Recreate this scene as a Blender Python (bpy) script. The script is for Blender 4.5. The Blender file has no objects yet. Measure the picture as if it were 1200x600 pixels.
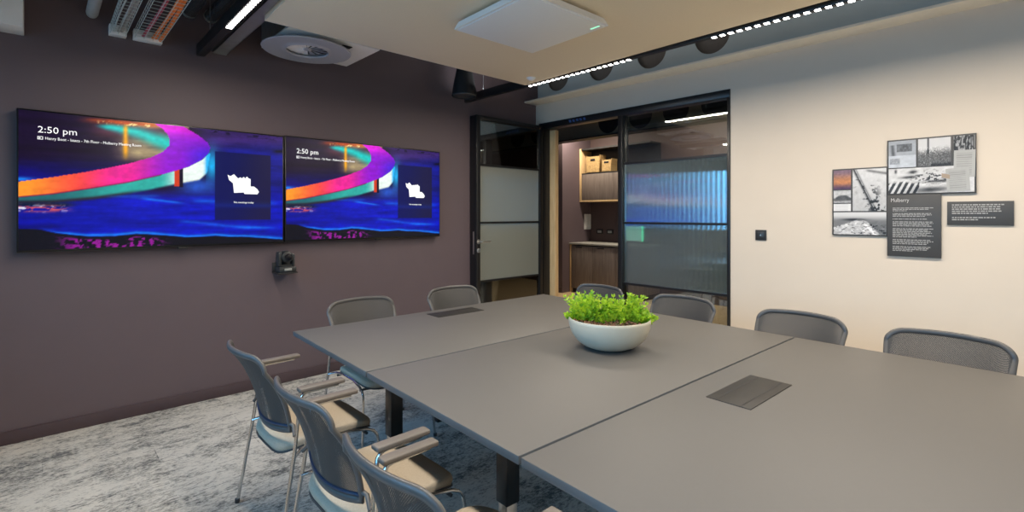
import bpy, bmesh, math, random
import numpy as np
from mathutils import Vector, Matrix
random.seed(4)
PI = math.pi
scene = bpy.context.scene
COL = scene.collection

# ------------------------------------------------------------------ materials
def lin(r, g, b):
    def f(c):
        c /= 255.0
        return c / 12.92 if c <= 0.04045 else ((c + 0.055) / 1.055) ** 2.4
    return (f(r), f(g), f(b), 1.0)

def newmat(name):
    m = bpy.data.materials.new(name)
    m.use_nodes = True
    nt = m.node_tree
    nt.nodes.clear()
    out = nt.nodes.new('ShaderNodeOutputMaterial')
    return m, nt, out

def N(nt, typ, **kw):
    n = nt.nodes.new(typ)
    for k, v in kw.items():
        if k in n.inputs.keys():
            n.inputs[k].default_value = v
        else:
            setattr(n, k, v)
    return n

def L(nt, a, b):
    nt.links.new(a, b)

def pmat(name, col, rough=0.5, metal=0.0, var=0.12, vscale=30.0, bump=0.0, bscale=200.0, spec=0.5, coat=0.0):
    """plain surface with a little procedural variation in its tone and a fine bump"""
    m, nt, out = newmat(name)
    b = N(nt, 'ShaderNodeBsdfPrincipled')
    b.inputs['Roughness'].default_value = rough
    b.inputs['Metallic'].default_value = metal
    b.inputs['Specular IOR Level'].default_value = spec
    b.inputs['Coat Weight'].default_value = coat
    tc = N(nt, 'ShaderNodeTexCoord')
    no = N(nt, 'ShaderNodeTexNoise')
    no.inputs['Scale'].default_value = vscale
    no.inputs['Detail'].default_value = 4.0
    L(nt, tc.outputs['Object'], no.inputs['Vector'])
    mr = N(nt, 'ShaderNodeMapRange')
    mr.inputs['To Min'].default_value = 1.0 - var
    mr.inputs['To Max'].default_value = 1.0 + var
    L(nt, no.outputs['Fac'], mr.inputs['Value'])
    hs = N(nt, 'ShaderNodeHueSaturation')
    hs.inputs['Color'].default_value = col
    L(nt, mr.outputs['Result'], hs.inputs['Value'])
    L(nt, hs.outputs['Color'], b.inputs['Base Color'])
    if bump:
        n2 = N(nt, 'ShaderNodeTexNoise')
        n2.inputs['Scale'].default_value = bscale
        n2.inputs['Detail'].default_value = 3.0
        L(nt, tc.outputs['Object'], n2.inputs['Vector'])
        bp = N(nt, 'ShaderNodeBump')
        bp.inputs['Strength'].default_value = bump
        bp.inputs['Distance'].default_value = 0.002
        L(nt, n2.outputs['Fac'], bp.inputs['Height'])
        L(nt, bp.outputs['Normal'], b.inputs['Normal'])
    L(nt, b.outputs['BSDF'], out.inputs['Surface'])
    return m

def emat(name, col, strength):
    m, nt, out = newmat(name)
    e = N(nt, 'ShaderNodeEmission')
    e.inputs['Color'].default_value = col
    e.inputs['Strength'].default_value = strength
    L(nt, e.outputs['Emission'], out.inputs['Surface'])
    return m

def carpet_mat():
    m, nt, out = newmat('distressed_carpet')
    b = N(nt, 'ShaderNodeBsdfPrincipled')
    b.inputs['Roughness'].default_value = 0.95
    b.inputs['Specular IOR Level'].default_value = 0.1
    tc = N(nt, 'ShaderNodeTexCoord')
    mp = N(nt, 'ShaderNodeMapping')
    mp.inputs['Scale'].default_value = (0.7, 1.2, 1.0)
    L(nt, tc.outputs['Object'], mp.inputs['Vector'])
    def noise(scale, det, rough, src, dist=0.0):
        n = N(nt, 'ShaderNodeTexNoise')
        n.inputs['Scale'].default_value = scale
        n.inputs['Detail'].default_value = det
        n.inputs['Roughness'].default_value = rough
        n.inputs['Distortion'].default_value = dist
        L(nt, src, n.inputs['Vector'])
        return n.outputs['Fac']
    # planks laid along the long wall, each shifting the worn pattern
    br = N(nt, 'ShaderNodeTexBrick')
    br.inputs['Scale'].default_value = 1.0
    br.inputs['Brick Width'].default_value = 1.0
    br.inputs['Row Height'].default_value = 0.25
    br.inputs['Mortar Size'].default_value = 0.0025
    br.inputs['Color1'].default_value = (0.30, 0.30, 0.30, 1)
    br.inputs['Color2'].default_value = (0.70, 0.70, 0.70, 1)
    br.inputs['Mortar'].default_value = (0.0, 0.0, 0.0, 1)
    L(nt, tc.outputs['Object'], br.inputs['Vector'])
    va = N(nt, 'ShaderNodeVectorMath', operation='MULTIPLY_ADD')
    L(nt, br.outputs['Color'], va.inputs[0])
    va.inputs[1].default_value = (.25, .15, .25)
    L(nt, mp.outputs['Vector'], va.inputs[2])
    big = noise(3.0, 9.0, 0.7, va.outputs[0], 0.5)
    fine = noise(55.0, 4.0, 0.8, mp.outputs['Vector'])
    streak = N(nt, 'ShaderNodeMapping')
    streak.inputs['Scale'].default_value = (4.0, 46.0, 1.0)
    L(nt, tc.outputs['Object'], streak.inputs['Vector'])
    st = noise(2.0, 5.0, 0.7, streak.outputs['Vector'])
    def ma(op, a, bb):
        n = N(nt, 'ShaderNodeMath', operation=op)
        for i, x in enumerate((a, bb)):
            if hasattr(x, 'links'):
                L(nt, x, n.inputs[i])
            else:
                n.inputs[i].default_value = x
        return n.outputs[0]
    mid = noise(13.0, 6.0, 0.75, mp.outputs['Vector'], 0.3)
    v = ma('ADD', ma('MULTIPLY', big, 0.85), ma('MULTIPLY', fine, 0.85))
    v = ma('ADD', v, ma('MULTIPLY', mid, 0.65))
    v = ma('ADD', v, ma('MULTIPLY', st, 0.22))
    v = ma('ADD', v, ma('MULTIPLY', br.outputs['Color'], 0.10))
    cr = N(nt, 'ShaderNodeValToRGB')
    el = cr.color_ramp.elements
    el[0].position = 0.725; el[0].color = CARPET[0]
    el[1].position = 0.87; el[1].color = CARPET[2]
    e = el.new(0.79); e.color = CARPET[1]
    L(nt, ma('DIVIDE', v, 1.6), cr.inputs['Fac'])
    L(nt, cr.outputs['Color'], b.inputs['Base Color'])
    bp = N(nt, 'ShaderNodeBump')
    bp.inputs['Strength'].default_value = 0.5
    bp.inputs['Distance'].default_value = 0.004
    f2 = noise(260.0, 2.0, 0.6, tc.outputs['Object'])
    L(nt, f2, bp.inputs['Height'])
    L(nt, bp.outputs['Normal'], b.inputs['Normal'])
    L(nt, b.outputs['BSDF'], out.inputs['Surface'])
    return m

def wood_mat(name, c1, c2, axis=2):
    m, nt, out = newmat(name)
    b = N(nt, 'ShaderNodeBsdfPrincipled')
    b.inputs['Roughness'].default_value = 0.5
    tc = N(nt, 'ShaderNodeTexCoord')
    mp = N(nt, 'ShaderNodeMapping')
    s = [18.0, 18.0, 18.0]; s[axis] = 1.2
    mp.inputs['Scale'].default_value = s
    L(nt, tc.outputs['Object'], mp.inputs['Vector'])
    no = N(nt, 'ShaderNodeTexNoise')
    no.inputs['Scale'].default_value = 2.0
    no.inputs['Detail'].default_value = 6.0
    no.inputs['Distortion'].default_value = 0.8
    L(nt, mp.outputs['Vector'], no.inputs['Vector'])
    cr = N(nt, 'ShaderNodeValToRGB')
    cr.color_ramp.elements[0].position = 0.3
    cr.color_ramp.elements[0].color = c1
    cr.color_ramp.elements[1].position = 0.7
    cr.color_ramp.elements[1].color = c2
    L(nt, no.outputs['Fac'], cr.inputs['Fac'])
    L(nt, cr.outputs['Color'], b.inputs['Base Color'])
    L(nt, b.outputs['BSDF'], out.inputs['Surface'])
    return m

def clear_glass(name, tint=(0.85, 0.89, 0.88, 1), refl=0.14):
    m, nt, out = newmat(name)
    lw = N(nt, 'ShaderNodeFresnel')
    lw.inputs['IOR'].default_value = 1.5
    ad = N(nt, 'ShaderNodeMath', operation='ADD')
    L(nt, lw.outputs['Fac'], ad.inputs[0]); ad.inputs[1].default_value = refl
    ad.use_clamp = True
    t = N(nt, 'ShaderNodeBsdfTransparent'); t.inputs['Color'].default_value = tint
    g = N(nt, 'ShaderNodeBsdfGlossy'); g.inputs['Roughness'].default_value = 0.02
    g.inputs['Color'].default_value = (0.9, 0.95, 0.95, 1)
    mx = N(nt, 'ShaderNodeMixShader')
    L(nt, ad.outputs[0], mx.inputs['Fac'])
    L(nt, t.outputs[0], mx.inputs[1]); L(nt, g.outputs[0], mx.inputs[2])
    L(nt, mx.outputs[0], out.inputs['Surface'])
    return m

def reeded_glass(name, axis, refl, body, body_w, tint, pitch=0.018, rough=0.16):
    """fluted glass: vertical reeds as bump, part mirror, part frosted body, part see-through"""
    m, nt, out = newmat(name)
    tc = N(nt, 'ShaderNodeTexCoord')
    sp = N(nt, 'ShaderNodeSeparateXYZ')
    L(nt, tc.outputs['Object'], sp.inputs[0])
    mu = N(nt, 'ShaderNodeMath', operation='MULTIPLY')
    L(nt, sp.outputs[axis], mu.inputs[0]); mu.inputs[1].default_value = 2 * PI / pitch
    sn = N(nt, 'ShaderNodeMath', operation='SINE')
    L(nt, mu.outputs[0], sn.inputs[0])
    bp = N(nt, 'ShaderNodeBump')
    bp.inputs['Strength'].default_value = 0.12
    bp.inputs['Distance'].default_value = 0.002
    L(nt, sn.outputs[0], bp.inputs['Height'])
    g = N(nt, 'ShaderNodeBsdfGlossy'); g.inputs['Roughness'].default_value = rough
    g.inputs['Color'].default_value = (0.80, 0.97, 1.0, 1)
    g.inputs['Anisotropy'].default_value = 0.9; g.inputs['Rotation'].default_value = 0.25
    tn = N(nt, 'ShaderNodeTangent'); tn.direction_type = 'RADIAL'; tn.axis = 'Z'
    L(nt, tn.outputs[0], g.inputs['Tangent'])
    L(nt, bp.outputs['Normal'], g.inputs['Normal'])
    d = N(nt, 'ShaderNodeBsdfDiffuse'); d.inputs['Color'].default_value = body
    L(nt, bp.outputs['Normal'], d.inputs['Normal'])
    tl = N(nt, 'ShaderNodeBsdfTranslucent'); tl.inputs['Color'].default_value = body
    dt = N(nt, 'ShaderNodeMixShader'); dt.inputs['Fac'].default_value = 0.45
    L(nt, d.outputs[0], dt.inputs[1]); L(nt, tl.outputs[0], dt.inputs[2])
    t = N(nt, 'ShaderNodeBsdfTransparent'); t.inputs['Color'].default_value = tint
    m1 = N(nt, 'ShaderNodeMixShader'); m1.inputs['Fac'].default_value = body_w
    L(nt, t.outputs[0], m1.inputs[1]); L(nt, dt.outputs[0], m1.inputs[2])
    fr = N(nt, 'ShaderNodeFresnel'); fr.inputs['IOR'].default_value = 1.5
    ad = N(nt, 'ShaderNodeMath', operation='ADD'); ad.use_clamp = True
    L(nt, fr.outputs[0], ad.inputs[0]); ad.inputs[1].default_value = refl
    m2 = N(nt, 'ShaderNodeMixShader')
    L(nt, ad.outputs[0], m2.inputs['Fac'])
    L(nt, m1.outputs[0], m2.inputs[1]); L(nt, g.outputs[0], m2.inputs[2])
    L(nt, m2.outputs[0], out.inputs['Surface'])
    return m

def mesh_fabric(name, col, pitch=0.0065):
    """woven chair mesh: little see-through holes between dark threads"""
    m, nt, out = newmat(name)
    b = N(nt, 'ShaderNodeBsdfPrincipled')
    b.inputs['Base Color'].default_value = col
    b.inputs['Roughness'].default_value = 0.6
    uv = N(nt, 'ShaderNodeUVMap')
    sp = N(nt, 'ShaderNodeSeparateXYZ')
    L(nt, uv.outputs[0], sp.inputs[0])
    def sine(s, k):
        mu = N(nt, 'ShaderNodeMath', operation='MULTIPLY')
        L(nt, s, mu.inputs[0]); mu.inputs[1].default_value = k
        sn = N(nt, 'ShaderNodeMath', operation='SINE')
        L(nt, mu.outputs[0], sn.inputs[0])
        return sn.outputs[0]
    a = sine(sp.outputs[0], 2 * PI / pitch)
    c = sine(sp.outputs[1], 2 * PI / pitch)
    mu = N(nt, 'ShaderNodeMath', operation='MULTIPLY')
    L(nt, a, mu.inputs[0]); L(nt, c, mu.inputs[1])
    gt = N(nt, 'ShaderNodeMath', operation='GREATER_THAN')
    L(nt, mu.outputs[0], gt.inputs[0]); gt.inputs[1].default_value = 0.47
    t = N(nt, 'ShaderNodeBsdfTransparent')
    mx = N(nt, 'ShaderNodeMixShader')
    L(nt, gt.outputs[0], mx.inputs['Fac'])
    L(nt, b.outputs[0], mx.inputs[1]); L(nt, t.outputs[0], mx.inputs[2])
    L(nt, mx.outputs[0], out.inputs['Surface'])
    return m

def attr_mat(name, emit=None, rough=0.4):
    m, nt, out = newmat(name)
    a = N(nt, 'ShaderNodeAttribute'); a.attribute_name = 'print'
    if emit:
        e = N(nt, 'ShaderNodeEmission'); e.inputs['Strength'].default_value = emit
        L(nt, a.outputs['Color'], e.inputs['Color'])
        g = N(nt, 'ShaderNodeBsdfGlossy'); g.inputs['Roughness'].default_value = 0.25
        g.inputs['Color'].default_value = (0.02, 0.02, 0.02, 1)
        s = N(nt, 'ShaderNodeAddShader')
        L(nt, e.outputs[0], s.inputs[0]); L(nt, g.outputs[0], s.inputs[1])
        L(nt, s.outputs[0], out.inputs['Surface'])
    else:
        b = N(nt, 'ShaderNodeBsdfPrincipled'); b.inputs['Roughness'].default_value = rough
        L(nt, a.outputs['Color'], b.inputs['Base Color'])
        L(nt, b.outputs[0], out.inputs['Surface'])
    return m

CARPET = [(0.13, 0.13, 0.128, 1), (0.36, 0.345, 0.31, 1), (0.62, 0.585, 0.52, 1)]
M = dict(
    carpet=carpet_mat(),
    plum=pmat('plum_paint', (0.120, 0.089, 0.100, 1), 0.6, var=0.05, vscale=6, bump=0.08, bscale=350),
    plum_skirt=pmat('plum_gloss', (0.075, 0.050, 0.057, 1), 0.35, var=0.05),
    beige=pmat('beige_paint', (0.66, 0.58, 0.48, 1), 0.75, var=0.03, vscale=4, bump=0.08, bscale=300),
    dark_ceiling=pmat('charcoal_soffit', (0.022, 0.021, 0.020, 1), 0.8),
    raft=pmat('felt_board', (0.86, 0.74, 0.55, 1), 0.9, var=0.05, vscale=90, bump=0.25, bscale=500),
    raft_edge=pmat('felt_board_edge', (0.62, 0.60, 0.55, 1), 0.9),
    black=pmat('black_powder_coat', (0.010, 0.010, 0.011, 1), 0.35, var=0.1),
    black_matte=pmat('black_plastic', (0.016, 0.016, 0.017, 1), 0.55),
    white=pmat('white_enamel', (0.88, 0.88, 0.87, 1), 0.45, var=0.03),
    grille=pmat('white_grille', (0.84, 0.845, 0.84, 1), 0.7, var=0.03, vscale=300),
    grey_diff=pmat('grey_diffuser', (0.42, 0.43, 0.47, 1), 0.4, var=0.03),
    galv=pmat('galvanised_steel', (0.42, 0.45, 0.45, 1), 0.4, 0.7, var=0.2, vscale=18),
    wire=pmat('zinc_wire', (0.60, 0.66, 0.63, 1), 0.5, 0.1),
    conduit=pmat('grey_conduit', (0.50, 0.51, 0.50, 1), 0.5),
    hose=pmat('dark_hose', (0.05, 0.055, 0.06, 1), 0.25),
    red=pmat('red_cable', (0.50, 0.06, 0.10, 1), 0.5),
    orange=pmat('orange_cable', (0.95, 0.24, 0.02, 1), 0.5),
    grey_cable=pmat('grey_cable', (0.40, 0.40, 0.37, 1), 0.5),
    steel=pmat('blue_grey_steel', (0.50, 0.57, 0.57, 1), 0.5, var=0.06, vscale=5),
    infill=pmat('soffit_infill', (0.17, 0.15, 0.13, 1), 0.8),
    flange=pmat('cream_flange', (0.86, 0.79, 0.66, 1), 0.6, var=0.04),
    table=pmat('grey_laminate', (0.114, 0.109, 0.101, 1), 0.55, var=0.03, vscale=120, bump=0.03, bscale=700),
    table_edge=pmat('grey_edge_band', (0.12, 0.13, 0.135, 1), 0.45, var=0.03),
    hatch=pmat('bronze_hatch', (0.030, 0.028, 0.025, 1), 0.5, 0.0, spec=.3),
    hatch_dark=pmat('hatch_slot', (0.012, 0.012, 0.012, 1), 0.5),
    bowl=pmat('stoneware_glaze', (0.52, 0.49, 0.39, 1), 0.35, var=0.04, vscale=25),
    soil=pmat('bark_chips', (0.20, 0.10, 0.06, 1), 0.9, var=0.5, vscale=120),
    leaf=None,
    frame_grey=pmat('grey_nylon', (0.085, 0.083, 0.081, 1), 0.42, var=0.04),
    mesh=mesh_fabric('chair_mesh', (0.050, 0.049, 0.048, 1)),
    seat=pmat('beige_upholstery', (0.43, 0.37, 0.285, 1), 0.9, var=0.15, vscale=160, bump=0.3, bscale=900, spec=0.2),
    shell=pmat('seat_underside', (0.035, 0.04, 0.045, 1), 0.5),
    chrome=pmat('brushed_chrome', (0.62, 0.62, 0.62, 1), 0.22, 1.0, var=0.05),
    arm=pmat('taupe_armrest', (0.15, 0.135, 0.12, 1), 0.45, var=0.05),
    oak=wood_mat('light_oak', (0.62, 0.42, 0.20, 1), (0.76, 0.55, 0.30, 1)),
    oak_floor=wood_mat('oak_floor', (0.52, 0.36, 0.19, 1), (0.68, 0.50, 0.29, 1), 0),
    cabinet=wood_mat('grey_brown_veneer', (0.15, 0.120, 0.10, 1), (0.23, 0.19, 0.165, 1)),
    counter=pmat('grey_worktop', (0.40, 0.40, 0.36, 1), 0.4),
    basket=wood_mat('tan_basket', (0.34, 0.22, 0.09, 1), (0.55, 0.38, 0.17, 1), 0),
    brown_paint=pmat('brown_paint', (0.090, 0.058, 0.055, 1), 0.6, var=0.05),
    glass=clear_glass('clear_glass'),
    reed=reeded_glass('reeded_glass', 1, 0.42, (0.34, 0.42, 0.40, 1), 0.32, (0.62, 0.70, 0.68, 1), pitch=.05, rough=.075),
    reed_door=reeded_glass('reeded_door_glass', 0, 0.08, (0.40, 0.41, 0.36, 1), 0.88, (0.5, 0.52, 0.48, 1), rough=0.25),
    plaque=pmat('charcoal_board', (0.050, 0.050, 0.050, 1), 0.5, var=0.05),
    ink=pmat('pale_lettering', (0.50, 0.50, 0.49, 1), 0.6, var=0.02),
    ink_dim=pmat('pale_small_lettering', (0.36, 0.36, 0.35, 1), 0.6, var=0.02),
    photo=attr_mat('printed_photograph', None, 0.45),
    screen=attr_mat('lit_screen', 1.0),
    screen_text=emat('screen_white', (1, 1, 1, 1), 1.1),
    green_led=emat('green_led', (0.1, 0.9, 0.45, 1), 5.0),
    green_led_soft=emat('green_indicator', (0.35, 1.0, 0.62, 1), 1.2),
    window_frame=pmat('dark_window_frame', (0.02, 0.02, 0.022, 1), 0.4),
    steel_sat=pmat('satin_steel', (0.55, 0.54, 0.52, 1), 0.3, 1.0, var=0.04),
    cam_grey=pmat('graphite_camera', (0.030, 0.034, 0.036, 1), 0.3),
    lens=pmat('camera_lens', (0.005, 0.006, 0.01, 1), 0.08),
    navy=pmat('navy_plastic', (0.012, 0.03, 0.07, 1), 0.45),
    tv_bezel=pmat('tv_bezel', (0.008, 0.008, 0.009, 1), 0.3),
)
def leaf_mat():
    m, nt, out = newmat('bright_leaf')
    b = N(nt, 'ShaderNodeBsdfPrincipled'); b.inputs['Roughness'].default_value = 0.45
    oi = N(nt, 'ShaderNodeTexCoord')
    no = N(nt, 'ShaderNodeTexNoise'); no.inputs['Scale'].default_value = 38.0
    L(nt, oi.outputs['Object'], no.inputs['Vector'])
    cr = N(nt, 'ShaderNodeValToRGB')
    cr.color_ramp.elements[0].position = 0.32; cr.color_ramp.elements[0].color = (0.13, 0.36, 0.02, 1)
    cr.color_ramp.elements[1].position = 0.66; cr.color_ramp.elements[1].color = (0.60, 0.80, 0.05, 1)
    L(nt, no.outputs['Fac'], cr.inputs['Fac'])
    L(nt, cr.outputs['Color'], b.inputs['Base Color'])
    tl = N(nt, 'ShaderNodeBsdfTranslucent')
    L(nt, cr.outputs['Color'], tl.inputs['Color'])
    mx = N(nt, 'ShaderNodeMixShader'); mx.inputs['Fac'].default_value = 0.3
    L(nt, b.outputs[0], mx.inputs[1]); L(nt, tl.outputs[0], mx.inputs[2])
    L(nt, mx.outputs[0], out.inputs['Surface'])
    return m
M['leaf'] = leaf_mat()

# ------------------------------------------------------------------ geometry helpers
class MB:
    """collects shapes into one mesh"""
    def __init__(self):
        self.bm = bmesh.new()
    def box(self, x0, x1, y0, y1, z0, z1, bev=0.0, seg=2, mat=0):
        t = bmesh.new()
        bmesh.ops.create_cube(t, size=1.0)
        for v in t.verts:
            v.co = Vector((x0 + (v.co.x + .5) * (x1 - x0), y0 + (v.co.y + .5) * (y1 - y0), z0 + (v.co.z + .5) * (z1 - z0)))
        if bev:
            bmesh.ops.bevel(t, geom=list(t.edges), offset=bev, segments=seg, affect='EDGES', profile=0.5)
        self._take(t, mat)
        return self
    def _take(self, t, mat=0, mtx=None):
        if mtx is not None:
            bmesh.ops.transform(t, matrix=mtx, verts=list(t.verts))
        bmesh.ops.recalc_face_normals(t, faces=list(t.faces))
        vm = {v: self.bm.verts.new(v.co) for v in t.verts}
        for f in t.faces:
            try:
                nf = self.bm.faces.new([vm[v] for v in f.verts])
                nf.material_index = mat
                nf.smooth = True
            except ValueError:
                pass
        t.free()
    def tube(self, pts, r, n=10, closed=False, rad=None, cap=True, mat=0):
        t = bmesh.new()
        P = [Vector(p) for p in pts]
        k = len(P)
        rings = []
        prev = None
        for i in range(k):
            if closed:
                d = (P[(i + 1) % k] - P[i - 1]).normalized()
            else:
                d = (P[min(i + 1, k - 1)] - P[max(i - 1, 0)]).normalized()
            if prev is None:
                a = Vector((0, 0, 1)) if abs(d.z) < 0.9 else Vector((1, 0, 0))
                u = d.cross(a).normalized()
            else:
                u = (prev - d * prev.dot(d)).normalized()
            w = d.cross(u)
            prev = u
            rr = rad[i] if rad else r
            rings.append([t.verts.new(P[i] + (u * math.cos(2 * PI * j / n) + w * math.sin(2 * PI * j / n)) * rr) for j in range(n)])
        m = k if closed else k - 1
        for i in range(m):
            A, B = rings[i], rings[(i + 1) % k]
            for j in range(n):
                t.faces.new((A[j], A[(j + 1) % n], B[(j + 1) % n], B[j]))
        if not closed and cap:
            t.faces.new(list(reversed(rings[0]))); t.faces.new(rings[-1])
        self._take(t, mat)
        return self
    def lathe(self, prof, n=40, c=(0, 0, 0), mat=0, axis='z'):
        """prof: list of (r, z); closed at r=0"""
        t = bmesh.new()
        rings = []
        for (r, z) in prof:
            if r < 1e-6:
                rings.append([t.verts.new((0, 0, z))])
            else:
                rings.append([t.verts.new((r * math.cos(2 * PI * j / n), r * math.sin(2 * PI * j / n), z)) for j in range(n)])
        for A, B in zip(rings[:-1], rings[1:]):
            for j in range(n):
                a0, a1 = A[j % len(A)], A[(j + 1) % len(A)]
                b0, b1 = B[j % len(B)], B[(j + 1) % len(B)]
                vs = []
                for v in (a0, a1, b1, b0):
                    if v not in vs:
                        vs.append(v)
                if len(vs) >= 3:
                    t.faces.new(vs)
        mt = Matrix.Translation(c)
        if axis == 'y':
            mt = mt @ Matrix.Rotation(PI / 2, 4, 'X')
        if axis == 'x':
            mt = mt @ Matrix.Rotation(PI / 2, 4, 'Y')
        self._take(t, mat, mt)
        return self
    def prism(self, poly, fn, mat=0):
        """poly: 2-D outline; fn(p, k) -> 3-D point at k = 0, 1"""
        t = bmesh.new()
        A = [t.verts.new(fn(p, 0)) for p in poly]
        B = [t.verts.new(fn(p, 1)) for p in poly]
        t.faces.new(A); t.faces.new(list(reversed(B)))
        n = len(poly)
        for i in range(n):
            t.faces.new((A[i], B[i], B[(i + 1) % n], A[(i + 1) % n]))
        self._take(t, mat)
        return self
    def build(self, name, mat, parent=None, loc=None, sharp=35):
        me = bpy.data.meshes.new(name)
        self.bm.to_mesh(me)
        self.bm.free()
        return mesh_obj(name, me, mat, parent, loc, sharp)

def mesh_obj(name, me, mat, parent=None, loc=None, sharp=35):
    o = bpy.data.objects.new(name, me)
    COL.objects.link(o)
    for mm in (mat if isinstance(mat, (list, tuple)) else [mat]):
        me.materials.append(mm)
    me.set_sharp_from_angle(angle=math.radians(sharp))
    if parent:
        o.parent = parent
    if loc is not None:
        o.location = loc
    return o

def thing(name, label, cat, loc=(0, 0, 0), rz=0.0, group=None):
    o = bpy.data.objects.new(name, None)
    o.empty_display_size = 0.1
    COL.objects.link(o)
    o.location = loc
    o.rotation_euler = (0, 0, rz)
    o['label'] = label
    o['category'] = cat
    if group:
        o['group'] = group
    return o

def tag(o, label, cat, group=None):
    o['label'] = label; o['category'] = cat
    if group:
        o['group'] = group
    return o

def struct(o):
    o['kind'] = 'structure'
    return o

def dup(root, loc, rz, label):
    r = root.copy(); COL.objects.link(r)
    r.location = loc; r.rotation_euler = (0, 0, rz); r['label'] = label
    for ch in list(root.children):
        c = ch.copy(); COL.objects.link(c); c.parent = r
        for g in list(ch.children):
            d = g.copy(); COL.objects.link(d); d.parent = c
    return r

def text_obj(name, s, size, mat, parent, mtx, depth=0.0006, width=None):
    cu = bpy.data.curves.new(name + '_curve', 'FONT')
    cu.body = s
    cu.size = size
    cu.extrude = depth
    cu.resolution_u = 2
    t = bpy.data.objects.new('tmp', cu)
    COL.objects.link(t)
    dg = bpy.context.evaluated_depsgraph_get()
    me = bpy.data.meshes.new_from_object(t.evaluated_get(dg))
    bpy.data.objects.remove(t)
    if width:
        xs = [v.co.x for v in me.vertices]
        k = width / (max(xs) - min(xs))
        for v in me.vertices:
            v.co.x *= k
    me.transform(mtx)
    me.materials.clear()
    return mesh_obj(name, me, mat, parent)

def colour_grid(name, nx, ny, w, h, place, fn, mat, parent, loc=None):
    """a flat picture: nx x ny grid whose points carry the printed colour. place(s, t) -> 3-D (s right 0..w, t up 0..h)"""
    us = np.linspace(0, 1, nx); vs = np.linspace(0, 1, ny)
    U, V = np.meshgrid(us, vs)
    rgb = np.clip(fn(U, 1 - V), 0, 1)          # fn takes (u right, v down)
    verts = [place(u * w, v * h) for v in vs for u in us]
    faces = [(j * nx + i, j * nx + i + 1, (j + 1) * nx + i + 1, (j + 1) * nx + i) for j in range(ny - 1) for i in range(nx - 1)]
    me = bpy.data.meshes.new(name)
    me.from_pydata(verts, [], faces)
    at = me.attributes.new('print', 'FLOAT_COLOR', 'POINT')
    a = np.ones((nx * ny, 4), dtype=np.float32)
    c = rgb.reshape(-1, 3)
    a[:, :3] = np.where(c <= 0.04045, c / 12.92, ((c + 0.055) / 1.055) ** 2.4)
    at.data.foreach_set('color', a.ravel())
    return mesh_obj(name, me, mat, parent, loc)

# value noise for the pictures
def vnoise(x, y, seed=0):
    xi = np.floor(x).astype(np.int64); yi = np.floor(y).astype(np.int64)
    fx = x - xi; fy = y - yi
    fx = fx * fx * (3 - 2 * fx); fy = fy * fy * (3 - 2 * fy)
    def hsh(a, b):
        n = (a * 374761393 + b * 668265263 + seed * 1442695041) & 0x7fffffff
        n = ((n ^ (n >> 13)) * 1274126177) & 0x7fffffff
        return ((n ^ (n >> 16)) & 0xffff) / 65535.0
    return (hsh(xi, yi) * (1 - fx) + hsh(xi + 1, yi) * fx) * (1 - fy) + (hsh(xi, yi + 1) * (1 - fx) + hsh(xi + 1, yi + 1) * fx) * fy

def fbm(x, y, seed=0, o=4):
    s = 0; a = 0.5; t = 0
    for i in range(o):
        s = s + a * vnoise(x * 2 ** i, y * 2 ** i, seed + i); t += a; a *= 0.55
    return s / t

def sstep(a, b, x):
    t = np.clip((x - a) / (b - a), 0, 1)
    return t * t * (3 - 2 * t)

# ------------------------------------------------------------------ the room shell
YW = 4.45      # dark screen wall
XW = 4.685     # beige glazed wall
XL = -1.05     # window side
YB = -2.6      # wall behind the photographer
ZC = 3.40      # soffit
struct(MB().box(XL, XW + 0.1, YB, YW, -0.05, 0.0).build('floor', M['carpet']))
struct(MB().box(XL - .15, XW + 0.1, YB - .15, YW + .15, ZC, ZC + .1).build('ceiling', M['dark_ceiling']))
struct(MB().box(XL, XW + 0.1, YW, YW + 0.12, -0.05, ZC).build('wall_left', M['plum']))
struct(MB().box(XL - .15, XW + 0.1, YB - 0.12, YB, -0.05, ZC).build('wall_back', M['beige']))
# beige wall with the glazed opening
OY0, OY1, OZ = 1.926, 4.389, 2.637
w = MB()
w.box(XW, XW + .1, YB, OY0, 0, 2.885)
w.box(XW, XW + .1, OY1, YW, 0, 2.885)
w.box(XW, XW + .1, OY0, OY1, OZ, 2.885)
struct(w.build('wall_right', M['beige']))
# window wall: sill, head, piers
w = MB()
WZ0, WZ1 = 0.12, 2.75
w.box(XL - .15, XL, YB, YW, 0, WZ0); w.box(XL - .15, XL, YB, YW, WZ1, ZC)
WIN = [(-2.2, -0.25), (-0.05, 1.95), (2.15, 4.25)]
ed = [YB] + [v for p in WIN for v in p] + [YW]
for i in range(0, len(ed), 2):
    w.box(XL - .15, XL, ed[i], ed[i + 1], WZ0, WZ1)
struct(w.build('wall_window', M['beige']))
for i, (a, b) in enumerate(WIN):
    f = MB()
    for (y0, y1, z0, z1) in ((a, a + .06, WZ0, WZ1), (b - .06, b, WZ0, WZ1), (a, b, WZ0, WZ0 + .06), (a, b, WZ1 - .06, WZ1), ((a + b) / 2 - .025, (a + b) / 2 + .025, WZ0, WZ1)):
        f.box(XL - .11, XL - .04, y0, y1, z0, z1)
    f = struct(f.build('window_%d' % (i + 1), M['window_frame']))
    MB().box(XL - .08, XL - .072, a + .05, b - .05, WZ0 + .05, WZ1 - .05).build('pane', M['glass'], f)
struct(MB().box(XL, XW, YW - 0.018, YW, 0, 0.085, .004).build('baseboard_left', M['plum_skirt']))
struct(MB().box(XW - 0.015, XW, YB, OY0, 0, 0.085, .004).build('baseboard_right', M['beige']))
struct(MB().box(-1.0, -0.085, 4.24, YW, 2.60, ZC, .004).build('trim_1', M['white']))

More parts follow.
